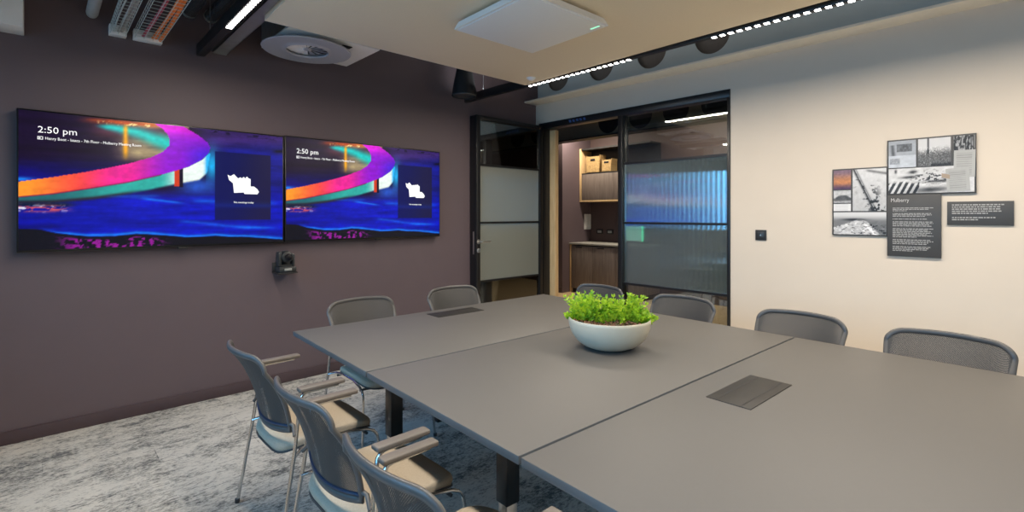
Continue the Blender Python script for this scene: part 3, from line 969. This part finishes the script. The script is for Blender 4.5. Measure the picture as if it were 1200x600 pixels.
def text_rows(parent, s0, width, t_top, pitch, rows, dep, mat, seed):
    """small print too fine to read in the picture: word-length strokes, row by row"""
    rnd = random.Random(seed)
    m = MB()
    hgt = pitch * .52
    for i, fr_ in enumerate(rows):
        if fr_ <= 0:
            continue
        x = 0.0
        while x < width * fr_ - .004:
            wl = min(rnd.uniform(.006, .026), width * fr_ - x)
            m.box(-dep - .0012, -dep, -(s0 + x + wl), -(s0 + x), t_top - pitch * i - hgt, t_top - pitch * i)
            x += wl + .0042
    m.build('printed_text', mat, parent)
to_wall = Matrix.Rotation(-PI / 2, 4, 'Z') @ Matrix.Rotation(PI / 2, 4, 'X')
r = wall_board('text_sign', 'tall charcoal board headed with white title Mulberry above rows of small text', .736, .423, 1.139, 1.6015, .020)
text_obj('title', 'Mulberry', .040, M['ink'], r, Matrix.Translation((-.0208, -.022, .410)) @ to_wall, .0006, .108)
rows = [1, .92, .38, 0, .95, 1, .80, 0, .86, 0, .98, 1, .9, .96, 0, 1, .9, .94, .97, .88, 1, .6, 0, .93, 1, .9, .84, 0, .95, .9, .86, .5]
text_rows(r, .034, .235, .366, .0103, rows, .020, M['ink_dim'], 5)
r = wall_board('text_sign', 'small wide charcoal board carrying a few rows of pale quotation text', .392, .057, 1.379, 1.545, .014)
text_rows(r, .026, .262, .146, .0148, [1, .93, .93, .95, .70, 0, .84, .52], .014, M['ink_dim'], 8)

s_ = thing('light_switch', 'small square black switch plate on the beige wall beside the glazing', 'switch', (XW, 1.653, 1.269))
MB().box(-.010, 0, -.047, .047, -.047, .047, .003).build('plate', M['black_matte'], s_)
MB().box(-.014, -.010, -.028, .028, -.028, .028, .002).build('touch_pad', M['cam_grey'], s_)
b = MB(); b.prism([(-.007, -.006), (.007, -.006), (0, .010)], lambda p, q: (-.0148 + .001 * q, p[0], p[1])); b.build('arrow_mark', M['galv'], s_)

# ------------------------------------------------------------------ ceiling raft and services
RX0, RX1, RY0, RY1, RZ = 1.0, 3.335, .25, 3.365, 2.70
rf = thing('ceiling_raft', 'large flat beige acoustic raft hung over the table', 'ceiling panel', ((RX0 + RX1) / 2, (RY0 + RY1) / 2, RZ), math.radians(-1.2))
hx, hy = (RX1 - RX0) / 2, (RY1 - RY0) / 2
MB().box(-hx, hx, -hy, hy, 0, .045, .003).build('felt_panel', M['raft'], rf)
for sx in (-1, 1):
    for sy in (-1, 1):
        MB().tube([(sx * (hx - .3), sy * (hy - .4), .04), (sx * (hx - .3), sy * (hy - .4), ZC - RZ)], .003, 6).build('hanging_wire', M['galv'], rf)
# square microphone array
t = thing('ceiling_microphone', 'square white microphone array mounted flat under the beige raft', 'microphone', (2.225, 2.16, 2.625), math.radians(-2.4))
a_ = .345
b = MB()
b.prism([(-a_, -a_), (a_, -a_), (a_, a_), (-a_, a_)], lambda p, q: (p[0] * (1 - .06 * q), p[1] * (1 - .06 * q), .006 + .048 * q))
b.build('tray', M['white'], t)
b = MB(); b.box(-a_ + .018, a_ - .018, -a_ + .018, a_ - .018, 0, .008, .003); b.build('grille', M['grille'], t)
MB().box(-.05, .05, -.05, .05, .052, .077).build('mount_plate', M['white'], t)
MB().box(a_ - .06, a_ - .048, -a_ + .03, -a_ + .10, -.001, .003).build('status_light', M['green_led_soft'], t)
# presence sensor near the raft corner
t = thing('ceiling_sensor', 'small white round sensor beside the far corner of the beige raft', 'sensor', (3.22, 3.12, RZ))
MB().lathe([(0, -.022), (.02, -.021), (.032, -.012), (.036, 0), (0, 0)], 24).build('dome', M['white'], t)
MB().lathe([(.036, -.003), (.044, -.002), (.044, 0), (.036, 0)], 24).build('base_ring', M['white'], t)

def led_mat(pitch):
    """row of bright lenses along a black strip"""
    m, nt, out = newmat('led_lenses')
    tc = N(nt, 'ShaderNodeTexCoord'); sp = N(nt, 'ShaderNodeSeparateXYZ')
    L(nt, tc.outputs['Object'], sp.inputs[0])
    dv = N(nt, 'ShaderNodeMath', operation='DIVIDE'); L(nt, sp.outputs[1], dv.inputs[0]); dv.inputs[1].default_value = pitch
    fr_ = N(nt, 'ShaderNodeMath', operation='FRACT'); L(nt, dv.outputs[0], fr_.inputs[0])
    lt = N(nt, 'ShaderNodeMath', operation='LESS_THAN'); L(nt, fr_.outputs[0], lt.inputs[0]); lt.inputs[1].default_value = .55
    mu = N(nt, 'ShaderNodeMath', operation='MULTIPLY'); L(nt, lt.outputs[0], mu.inputs[0]); mu.inputs[1].default_value = 12.0
    b = N(nt, 'ShaderNodeBsdfPrincipled'); b.inputs['Base Color'].default_value = (.02, .02, .02, 1); b.inputs['Roughness'].default_value = .4
    b.inputs['Emission Color'].default_value = (1, .97, .92, 1)
    L(nt, mu.outputs[0], b.inputs['Emission Strength'])
    L(nt, b.outputs[0], out.inputs['Surface'])
    return m
def track(x, y0, y1, z, w_, segs, label, energy, n_pitch, col, up=0):
    t = thing('ceiling_track_light', label, 'light', (x, y0, z), 0, 'linear track lights')
    b = MB(); b.box(-w_ / 2, w_ / 2, 0, y1 - y0, 0.0, .085, .003); b.build('housing', M['black'], t)
    for i in range(3):
        yy = .3 + (y1 - y0 - .6) * i / 2
        MB().tube([(0, yy, .08), (0, yy, ZC - z)], .002, 6).build('hanging_wire', M['galv'], t)
    for (a, b_) in segs:
        d_ = MB().box(-w_ * .30, w_ * .30, a - y0, b_ - y0, -.004, 0.0)
        d_.build('led_strip', led_mat(n_pitch), t)
        la = bpy.data.lights.new('track_lamp', 'AREA'); la.shape = 'RECTANGLE'; la.size = w_ * .6; la.size_y = b_ - a
        la.energy = energy * (b_ - a); la.color = col; la.spread = math.radians(175)
        lo = bpy.data.objects.new('track_lamp', la); COL.objects.link(lo); lo.parent = t; lo.location = (0, (a + b_) / 2 - y0, -.008)
    if up:  # upward fill lamp added to brighten the steel beam's web
        la = bpy.data.lights.new('beam_web_fill', 'AREA'); la.shape = 'RECTANGLE'; la.size = w_ * .6; la.size_y = y1 - y0 - .4
        la.energy = up * (y1 - y0); la.color = (.95, .97, 1.0)
        lo = bpy.data.objects.new('beam_web_fill', la); COL.objects.link(lo); lo.parent = t
        lo.location = (0, (y1 - y0) / 2, .095); lo.rotation_euler = (PI, 0, 0)
    return t
WARM = (1.0, .88, .74)
track(.885, -1.4, 4.42, 2.68, .055, [(-1.2, 3.64)], 'black linear track light beside the steel channel, reaching the screen wall', 17, .042, WARM)
track(3.415, -1.4, 4.32, 2.70, .045, [(2.19, 3.33), (-1.2, 1.55)], 'black linear track light along the raft edge facing the beige wall', 24, .058, WARM, 5)

# steel channel
t = thing('ceiling_channel', 'flat galvanised steel channel beside the black track light', 'channel', (1.02, -1.4, 2.735))
b = MB(); b.box(-.048, .048, 0, 5.83, 0, .004); b.box(-.048, -.044, 0, 5.83, 0, .04); b.box(.044, .048, 0, 5.83, 0, .04)
b.build('channel_tray', M['galv'], t)
MB().box(-.05, .05, 5.83, 5.85, -.002, .045).build('end_bracket', M['galv'], t)
# hoses
for i, (x, y1, lb) in enumerate(((.80, 4.36, 'dark flexible ceiling duct nearer the orange cables'), (.945, 4.38, 'dark flexible ceiling duct nearer the black track light'))):
    t = thing('ceiling_duct', lb, 'duct', (x, -1.4, 2.99), 0, 'dark ceiling ducts')
    pts = [(0, s, .012 * math.sin(s * 2 + i)) for s in np.linspace(0, y1 + 1.4 - .02, 70)]
    MB().tube(pts, .044, 14, rad=[.044 + .0025 * (j % 2) for j in range(70)]).build('corrugated_hose', M['hose'], t)
    e_ = pts[-1]
    MB().tube([(0, e_[1] - .01, e_[2]), (0, e_[1] + .02, e_[2]), (0, e_[1] + .032, e_[2])], .05, 16, rad=[.05, .05, .036]).build('end_collar', M['galv'], t)
# white conduit
t = thing('ceiling_pipe', 'plain pale grey conduit pipe running along the ceiling towards the TV wall', 'pipe', (.245, -1.4, 2.83))
MB().tube([(0, 0, 0), (0, 5.80, 0), (0, 5.83, 0), (0, 5.85, 0)], .034, 18, rad=[.034, .034, .031, .02]).build('conduit', M['conduit'], t)
MB().tube([(0, 4.9, .0), (0, 4.92, 0)], .039, 18).build('coupling', M['conduit'], t)
# wire baskets
def cable_tray(x0, x1, z, label, cables):
    w_ = x1 - x0
    t = thing('ceiling_cable_tray', label, 'cable tray', (x0, 1.2, z), 0, 'wire cable trays')
    ln = 3.19
    m = MB()
    nn = max(2, int(round(w_ / .055)))
    for i in range(nn + 1):
        m.tube([(w_ * i / nn, 0, 0), (w_ * i / nn, ln, 0)], .0019, 5)
    for zz in (.028, .056):
        for xx in (0, w_):
            m.tube([(xx, 0, zz), (xx, ln, zz)], .0019, 5)
    y = .02
    while y < ln:
        m.tube([(0, y, .06), (0, y, 0), (w_, y, 0), (w_, y, .06)], .0019, 5)
        y += .065
    m.build('wire_mesh', M['wire'], t)
    MB().box(-.006, w_ + .006, ln - .006, ln + .058, -.008, .062, .003).build('wall_bracket', M['white'], t)
    for (off, r_, mk_, n_, nm) in cables:
        for q in range(n_):
            ph = random.random() * 6
            oy = (q - (n_ - 1) / 2) * r_ * 1.7
            pts = [(off + oy + .006 * math.sin(s * 3 + ph), s, r_ + .004 + .006 * (q % 2) + .004 * math.sin(s * 4 + ph)) for s in np.linspace(0, ln - .01, 30)]
            MB().tube(pts, r_, 8).build(nm, M[mk_], t)
cable_tray(.34, .425, 2.716, 'narrow wire cable tray holding grey cables', [(.058, .009, 'grey_cable', 2, 'grey_cable'), (.02, .005, 'wire', 1, 'thin_cable')])
cable_tray(.475, .632, 2.716, 'wide wire cable tray holding a red cable and orange cables', [(.055, .011, 'red', 1, 'red_cable'), (.126, .0105, 'orange', 3, 'orange_cable')])

# swirl diffuser on a square plate
t = thing('ceiling_diffuser', 'round grey swirl air diffuser below a white square plate near the TV wall', 'air diffuser', (1.515, 3.93, 2.745))
MB().lathe([(.325, .0), (.33, .006), (.325, .012), (.20, .022), (.165, .020), (.150, .004), (.158, -.004), (.175, .004), (.20, .008), (.30, -.004), (.325, .0)], 56).build('flange', M['grey_diff'], t)
MB().lathe([(0, .035), (.165, .035), (.165, .028), (0, .028)], 40).build('recess_plate', M['hatch_dark'], t)
MB().lathe([(.030, .012), (.030, .022), (0, .022), (0, .010), (.022, .010), (.030, .012)], 24).build('hub', M['grey_diff'], t)
for i in range(14):
    a = 2 * PI * i / 14
    b = MB()
    ca, sa = math.cos(a), math.sin(a)
    def pl(p, q, ca=ca, sa=sa):
        rr, wv = p
        x, y = rr, wv * (rr * .36)
        return (x * ca - y * sa, x * sa + y * ca, .012 + .016 * (wv * .5 + .5) + .0015 * q)
    b.prism([(.03, -.5), (.152, -.5), (.152, .5), (.03, .5)], pl)
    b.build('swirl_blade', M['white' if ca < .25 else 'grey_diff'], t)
MB().lathe([(.165, .054), (.17, .054), (.17, .03), (.165, .03), (.165, .054)], 40).build('duct_neck', M['galv'], t)
pl_ = thing('ceiling_plate', 'white square ceiling plate with dark slot above the round diffuser', 'ceiling panel', (1.70, 3.96, 2.80))
MB().box(-.42, .30, -.30, .31, 0, .02, .002).build('plate', M['white'], pl_)
MB().box(-.42, .30, -.30, .31, .02, .3).build('plenum_box', M['galv'], pl_)
MB().box(.02, .10, -.22, -.16, -.004, 0).build('dark_slot', M['hatch_dark'], pl_)

# pendant speaker
t = thing('ceiling_speaker', 'black bell-shaped pendant speaker hanging close to the TV wall', 'speaker', (3.22, 4.10, 2.70))
MB().lathe([(0, .34), (.05, .34), (.075, .32), (.115, .12), (.13, .03), (.132, .012), (.125, .0), (.118, .0), (.118, .012), (0, .016)], 36).build('body', M['black_matte'], t)
MB().lathe([(0, .014), (.112, .012), (.112, .006), (0, .004)], 30).build('grille', M['cam_grey'], t)
MB().lathe([(.126, .0), (.133, .006), (.133, .014), (.128, .014)], 36).build('rim', M['hose'], t)
MB().tube([(0, 0, .33), (0, 0, ZC - 2.70)], .004, 8).build('hanging_cable', M['black_matte'], t)

# ------------------------------------------------------------------ table
TA = math.radians(-2.6)
T0 = Vector((1.115, 3.123, 0))
ux = Vector((math.cos(TA), math.sin(TA), 0)); uy = Vector((-math.sin(TA), math.cos(TA), 0))
TW, TD = 2.165, 1.045
def tpt(s, q, z=0):
    """s along the table's width, q towards the camera from the far edge"""
    return T0 + ux * s - uy * q + Vector((0, 0, z))
TZ = .735
def table_module(i, label, legs, hatch):
    p = tpt(0, TD * i)
    t = thing('table_section', label, 'table', p, TA, 'sections of the meeting table')
    g = .0055
    b = MB(); b.box(0, TW, -TD + g, -g, TZ - .027, TZ, .0015)
    top = b.build('tabletop', [M['table'], M['table_edge']], t)
    for pol in top.data.polygons:
        if abs(pol.normal.z) < .5:
            pol.material_index = 1
    b = MB(); b.box(.10, TW - .32, -TD + .20, -TD + .24, TZ - .075, TZ - .0275); b.box(.10, TW - .32, -.24, -.20, TZ - .075, TZ - .0275)
    b.build('support_rail', M['black'], t)
    for (x, y) in legs:
        l = MB(); l.box(x - .030, x + .030, y - .030, y + .030, .43, TZ - .028, .003)
        l = l.build('leg', M['black'], t)
        MB().box(x - .024, x + .024, y - .024, y + .024, .03, .43, .002).build('lower_column', M['steel_sat'], l)
        MB().box(x - .04, x + .05, y - .027, y + .027, .0, .03, .004).build('foot', M['black'], l)
        MB().box(x - .012, x + .02, y - .11, y + .11, TZ - .036, TZ - .028).build('fixing_plate', M['steel_sat'], l)
    if hatch:
        x0, x1, y0, y1 = hatch
        h_ = MB(); h_.box(x0, x1, y0, y1, TZ - .0005, TZ + .003, .001)
        h_ = h_.build('cable_hatch', M['hatch'], t)
        w_ = y1 - y0
        b = MB()
        b.box(x0 + .012, x1 - .012, y0 + w_ * .20, y0 + w_ * .20 + .008, TZ + .0031, TZ + .0036)
        b.box(x0 + .012, x1 - .012, y1 - w_ * .20 - .008, y1 - w_ * .20, TZ + .0031, TZ + .0036)
        b.build('cable_slot', M['hatch_dark'], h_)
    return t
def loc2(x, y, i):
    v = Vector((x, y, 0)) - tpt(0, TD * i)
    return (v.dot(ux), v.dot(uy))
hx0, hy0 = loc2(2.20, 2.90, 0)
t0 = table_module(0, 'grey table section under the TV wall with a closed cable hatch', [(.93, -.22), (TW - .26, -.22)], (hx0 - .20, hx0 + .20, hy0 - .08, hy0 + .08))
lx, ly = loc2(1.182, 2.032, 1)
lx2, ly2 = loc2(1.200, 1.278, 1)
t1 = table_module(1, 'grey middle table section carrying the planted bowl', [(lx, ly), (lx2, ly2), (TW - .62, ly), (TW - .62, ly2)], None)
hx0, hy0 = loc2(2.08, .775, 2)
t2 = table_module(2, 'grey table section with bronze cable hatch near the picture boards', [(.62, -TD + .22), (TW - .62, -TD + .22)], (hx0 - .20, hx0 + .20, hy0 - .086, hy0 + .086))
b = MB(); b.lathe([(0, -.03), (.03, -.03), (.036, -.02), (.036, 0), (0, 0)], 20, (.10, -.05, TZ - .028)); b.build('linking_knob', M['navy'], t2)

# planted bowl
t = thing('plant_bowl', 'round cream stoneware bowl of bright green ferns in the middle of table', 'plant', (2.212, 1.556, TZ + .0015))
prof = [(0, 0), (.085, 0), (.108, .004), (.148, .018), (.182, .042), (.206, .072), (.219, .104), (.2235, .130), (.223, .141), (.219, .1445), (.214, .141), (.210, .125), (.190, .115), (0, .115)]
MB().lathe([(r * .98, z * 1.13) for r, z in prof], 64).build('bowl', M['bowl'], t, sharp=50)
sl = MB()
rnd = random.Random(2)
for i in range(420):
    a = rnd.random() * 2 * PI; r_ = .198 * math.sqrt(rnd.random())
    tb = bmesh.new(); bmesh.ops.create_icosphere(tb, subdivisions=1, radius=rnd.uniform(.006, .012))
    mt = Matrix.Translation((r_ * math.cos(a), r_ * math.sin(a), .137 + rnd.uniform(-.004, .010))) @ Matrix.Rotation(rnd.random() * 3, 4, Vector((rnd.random(), rnd.random(), rnd.random() + .01)).normalized()) @ Matrix.Diagonal((1, rnd.uniform(.4, .9), rnd.uniform(.3, .7), 1))
    sl._take(tb, 0, mt)
so = sl.build('bark_chips', M['soil'], t); so['kind'] = 'stuff'
fo = MB()
def leaf(bm, p, d, n, ln, wd):
    s = d.cross(n).normalized()
    pts = [p, p + d * ln * .45 + s * wd + n * wd * .3, p + d * ln - n * ln * .12, p + d * ln * .45 - s * wd + n * wd * .3]
    mid = p + d * ln * .5
    vs = [bm.verts.new(q) for q in pts]; mv = bm.verts.new(mid)
    for i in range(4):
        f_ = bm.faces.new((vs[i], vs[(i + 1) % 4], mv)); f_.smooth = True
def frond(base, d, ln, k):
    bm = fo.bm
    up = Vector((0, 0, 1))
    pts = []
    p = Vector(base); dd = Vector(d).normalized()
    for i in range(k):
        pts.append((p.copy(), dd.copy()))
        p = p + dd * (ln / k)
        dd = (dd + Vector((d[0], d[1], 0)) * .06 - up * .035).normalized()
    fo.tube([q[0] for q in pts], .0016, 4)
    for i, (q, dr) in enumerate(pts[1:], 1):
        f_ = i / k
        L_ = .036 * (1 - .45 * f_) * rnd.uniform(.75, 1.2)
        side = dr.cross(up)
        side = side.normalized() if side.length > 1e-3 else Vector((1, 0, 0))
        for sg in (-1, 1):
            ax = Matrix.Rotation(rnd.uniform(-1.2, 1.2), 3, dr)
            dv = (ax @ (side * sg) + dr * .75 + up * .1).normalized()
            nn = dv.cross(dr)
            nn = nn.normalized() if nn.length > 1e-3 else up
            leaf(bm, q, dv, nn, L_, L_ * .30)
    leaf(bm, pts[-1][0], pts[-1][1], side, .022, .007)
# camera looks along (0.82, 0.57): clumps lie across that direction
rt = Vector((.575, -.818, 0)); fw = Vector((.818, .575, 0))
def clump(s, q, n, h0, h1, sp, spread):
    for i in range(n):
        a = rnd.random() * 2 * PI; rr = sp * math.sqrt(rnd.random())
        b_ = rt * (s + rr * math.cos(a)) + fw * (q + rr * math.sin(a)); b_.z = .136
        o_ = rt * math.cos(a) + fw * math.sin(a)
        d = (o_ * spread * (rr / sp) * rnd.uniform(.5, 1.3) + Vector((rnd.uniform(-.2, .2), rnd.uniform(-.2, .2), 1))).normalized()
        frond(b_, d, rnd.uniform(h0, h1), 9)
clump(-.115, .03, 48, .10, .168, .062, .6)
clump(.085, .03, 42, .10, .170, .050, .6)
clump(-.01, .05, 34, .05, .085, .11, .9)
clump(-.15, 0, 26, .05, .08, .04, 1.3)
clump(.155, .02, 26, .05, .08, .035, 1.4)
fo.build('foliage', M['leaf'], t, sharp=80)

# ------------------------------------------------------------------ chairs
def back_pt(u, tt, off=0.0):
    """point on the curved mesh back: u -1..1 across, tt 0..1 up"""
    au = abs(u)
    H = .365 + .010 * (1 - u * u)
    if au > .70:
        k = (au - .70) / .30
        H -= .055 * (1 - math.sqrt(max(0, 1 - k * k)))
    hw = .208 + .030 * tt ** .8
    z = .503 + tt * (H - .030) - .022 * (1 - tt) * (1 - u * u)
    x = -.185 - .040 * tt - .075 * tt ** 2.4 - .062 * (1 - u * u) * (.55 + .45 * tt) + off
    return Vector((x, hw * u, z))
def u_at(s):
    a = abs(s)
    u = .70 * a / .6 if a < .6 else .70 + .30 * math.sin((a - .6) / .4 * PI / 2)
    return math.copysign(u, s)
def make_chair(label):
    t = thing('meeting_chair', label, 'chair', (0, 0, 0), 0, 'mesh-back meeting chairs')
    # mesh panel with uv in metres
    nu, nv = 36, 18
    bm = bmesh.new(); uvl = bm.loops.layers.uv.new('UVMap')
    V = [[bm.verts.new(back_pt(u_at(-1 + 2 * i / nu), j / nv)) for i in range(nu + 1)] for j in range(nv + 1)]
    for j in range(nv):
        for i in range(nu):
            f_ = bm.faces.new((V[j][i], V[j][i + 1], V[j + 1][i + 1], V[j + 1][i])); f_.smooth = True
            for l_, (a, b_) in zip(f_.loops, ((i, j), (i + 1, j), (i + 1, j + 1), (i, j + 1))):
                l_[uvl].uv = (u_at(-1 + 2 * a / nu) * .23, b_ / nv * .37)
    me = bpy.data.meshes.new('mesh_back'); bm.to_mesh(me); bm.free()
    mo = mesh_obj('mesh_back', me, M['mesh'], t, sharp=80)
    so_ = mo.modifiers.new('thick', 'SOLIDIFY'); so_.thickness = .003
    # rim
    ring = [back_pt(-1, j / 14) for j in range(15)] + [back_pt(u_at(-1 + 2 * i / 48), 1) for i in range(1, 48)] + [back_pt(1, 1 - j / 14) for j in range(15)] + [back_pt(1 - 2 * i / 20, 0) for i in range(1, 20)]
    rim = MB()
    tb = bmesh.new(); kk = len(ring); rings = []
    for i in range(kk):
        d = (ring[(i + 1) % kk] - ring[i - 1]).normalized()
        nrm = Vector((1, 0, 0)); nrm = (nrm - d * nrm.dot(d)).normalized()
        w_ = d.cross(nrm)
        rings.append([tb.verts.new(ring[i] + w_ * (.014 * math.cos(a)) + nrm * (.0095 * math.sin(a))) for a in [2 * PI * q / 10 for q in range(10)]])
    for i in range(kk):
        A, B = rings[i], rings[(i + 1) % kk]
        for j in range(10):
            tb.faces.new((A[j], A[(j + 1) % 10], B[(j + 1) % 10], B[j]))
    rim._take(tb)
    rm = rim.build('back_frame', M['frame_grey'], t, sharp=80)
    lb = MB(); lb.tube([back_pt(-1 + 2 * i / 20, .07, -.004) for i in range(21)], .006, 8)
    lb.build('lower_band', M['navy'], t)
    # seat pad
    n = 40; seat = bmesh.new(); rows_ = []
    def outline(a, s):
        c_, q = math.cos(a), math.sin(a)
        e_ = 2 / 4.5
        return (.002 + s * .232 * math.copysign(abs(c_) ** e_, c_), s * .226 * math.copysign(abs(q) ** e_, q))
    def ztop(x, y, s):
        z = .468 - .010 * (1 - (y / .23) ** 2) * (1 - min(1, abs(x) / .25)) - .012 * s ** 8
        if x > .08:
            z -= .040 * ((x - .08) / .155) ** 2
        if x < -.09:
            z -= .034 * ((x + .09) / .14) ** 2
        return z
    for s in (.0, .25, .5, .7, .85, .94, .985, 1.0):
        ring_ = []
        for i in range(n):
            x, y = outline(2 * PI * i / n, max(s, .001))
            ring_.append(seat.verts.new((x, y, ztop(x, y, s) - (.0 if s < 1 else .012))))
        rows_.append(ring_)
    bot = []
    for i in range(n):
        x, y = outline(2 * PI * i / n, .975)
        bot.append(seat.verts.new((x, y, ztop(x, y, 1) - .030)))
    rows_.append(bot)
    for A, B in zip(rows_[:-1], rows_[1:]):
        for i in range(n):
            seat.faces.new((A[i], A[(i + 1) % n], B[(i + 1) % n], B[i]))
    seat.faces.new(bot)
    bmesh.ops.remove_doubles(seat, verts=list(seat.verts), dist=.0006)
    m = MB(); m._take(seat)
    m.build('seat', M['seat'], t, sharp=60)
    # underside shell
    m = MB(); sh = bmesh.new(); r1 = []
    for (s, dz) in ((.99, -.026), (.998, -.034), (.93, -.044)):
        r1.append([sh.verts.new((*outline(2 * PI * i / n, s), ztop(*outline(2 * PI * i / n, s), 1) + dz)) for i in range(n)])
    for A, B in zip(r1[:-1], r1[1:]):
        for i in range(n):
            sh.faces.new((A[i], A[(i + 1) % n], B[(i + 1) % n], B[i]))
    sh.faces.new(r1[-1])
    m._take(sh); m.build('seat_shell', M['shell'], t, sharp=60)
    R = .0078
    for sg in (-1, 1):
        # rear leg rises to carry the arm
        pts = [(-.262, sg * .300, .012), (-.205, sg * .283, .36), (-.190, sg * .279, .45), (-.172, sg * .274, .60), (-.162, sg * .272, .655), (-.150, sg * .272, .672), (-.130, sg * .272, .677), (.005, sg * .272, .677)]
        l_ = MB().tube(pts, R, 10).build('leg', M['chrome'], t)
        MB().lathe([(0, 0), (.011, 0), (.012, .02), (0, .022)], 12, (-.264, sg * .3005, 0)).build('foot_cap', M['shell'], l_)
        # front leg runs under the seat side and turns down
        pts = [(-.200, sg * .280, .405), (-.15, sg * .245, .420), (-.08, sg * .228, .425), (.08, sg * .226, .424), (.17, sg * .226, .405), (.205, sg * .227, .388), (.224, sg * .228, .36), (.230, sg * .229, .33), (.262, sg * .250, .012)]
        l_ = MB().tube(pts, R, 10).build('leg', M['chrome'], t)
        MB().lathe([(0, 0), (.011, 0), (.012, .02), (0, .022)], 12, (.263, sg * .2505, 0)).build('foot_cap', M['shell'], l_)
        a_ = MB(); a_.box(-.175, .030, sg * .272 - .0225, sg * .272 + .0225, .682, .700, .006, 3)
        a_.build('armrest', M['arm'], t)
        # arm of the back that clips to the rear leg
        b0 = back_pt(sg * 1.0, .12)
        MB().tube([b0, b0 + Vector((.006, sg * .03, -.004)), Vector((-.192, sg * .279, .50))], .008, 8).build('back_clip', M['frame_grey'], t)
    MB().tube([(.17, -.226, .385), (.17, .226, .385)], .007, 8).build('stretcher', M['shell'], t)
    MB().tube([(-.14, -.242, .405), (-.14, .242, .405)], .007, 8).build('stretcher', M['shell'], t)
    return t
CH = [
    (.975, 2.45, 0, 'grey mesh-back chair on the window side of table, the one closest to the screen wall'),
    (.953, 1.735, 0, 'grey mesh-back chair on the window side, between the other two there'),
    (.925, 1.10, 0, 'grey mesh-back chair on the window side, cut off by the bottom edge of the photo'),
    (2.945, .290, PI + TA, 'mesh-back chair facing the table below the harbour picture boards, its weave showing clearly'),
    (3.005, .962, PI + TA, 'mesh-back chair in front of plain beige wall, between the glazing and the picture boards'),
    (3.050, 1.735, PI + TA, 'mesh-back chair in front of the reeded glass pane'),
    (3.075, 2.490, PI + TA, 'mesh-back chair mostly hidden behind the planted bowl and its ferns'),
    (1.625, 2.955, -PI / 2 + TA, 'pale grey mesh-back chair at the table end, standing under the join of two TVs'),
    (2.430, 2.955, -PI / 2 + TA, 'pale grey mesh-back chair at the table end, standing beside the open door'),
]
first = make_chair(CH[0][3])
first.location = (CH[0][0], CH[0][1], 0)
for (x, y, rz, lb) in CH[1:]:
    dup(first, (x, y, 0), rz, lb)

# ------------------------------------------------------------------ daylight
wld = bpy.data.worlds.new('sky'); scene.world = wld
wld.use_nodes = True
nt = wld.node_tree
bg = nt.nodes['Background']
bg.inputs['Color'].default_value = (.42, .62, 1.0, 1)
bg.inputs['Strength'].default_value = .06
for (a, b, e_) in ((WIN[0][0], WIN[0][1], 40), (WIN[1][0], WIN[1][1], 40), (WIN[2][0], WIN[2][1], 40)):
    la = bpy.data.lights.new('window_daylight', 'AREA'); la.shape = 'RECTANGLE'; la.size = 1.5; la.size_y = b - a; la.spread = math.radians(130)
    la.energy = e_ * 1.65; la.color = (.20, .55, 1.0)
    lo = bpy.data.objects.new('window_daylight', la); COL.objects.link(lo)
    lo.location = (XL - .70, (a + b) / 2, 1.75); lo.rotation_euler = (0, -PI / 2 + .55, 0)

# ------------------------------------------------------------------ camera
cam = bpy.data.cameras.new('camera')
cam.sensor_width = 36.0
cam.lens = 36.0 * 576.0 / 1200.0
cam.shift_y = -48.0 / 1200.0
cam.clip_start = 0.05
co = bpy.data.objects.new('camera', cam)
COL.objects.link(co)
a_ = math.atan2(603.0, 576.0)
co.location = (0, 0, 1.45)
co.rotation_euler = (PI / 2, 0, a_ - PI / 2)
scene.camera = co

vs_ = scene.view_settings
vs_.view_transform = 'Standard'
vs_.look = 'None'
vs_.gamma = 1.0
vs_.exposure = 0.1
vs_.use_curve_mapping = False
try:
    scene.cycles.use_denoising = True
    scene.cycles.max_bounces = 10
    scene.cycles.diffuse_bounces = 6
    scene.cycles.transparent_max_bounces = 12
    scene.cycles.sample_clamp_indirect = 8.0
except Exception:
    pass
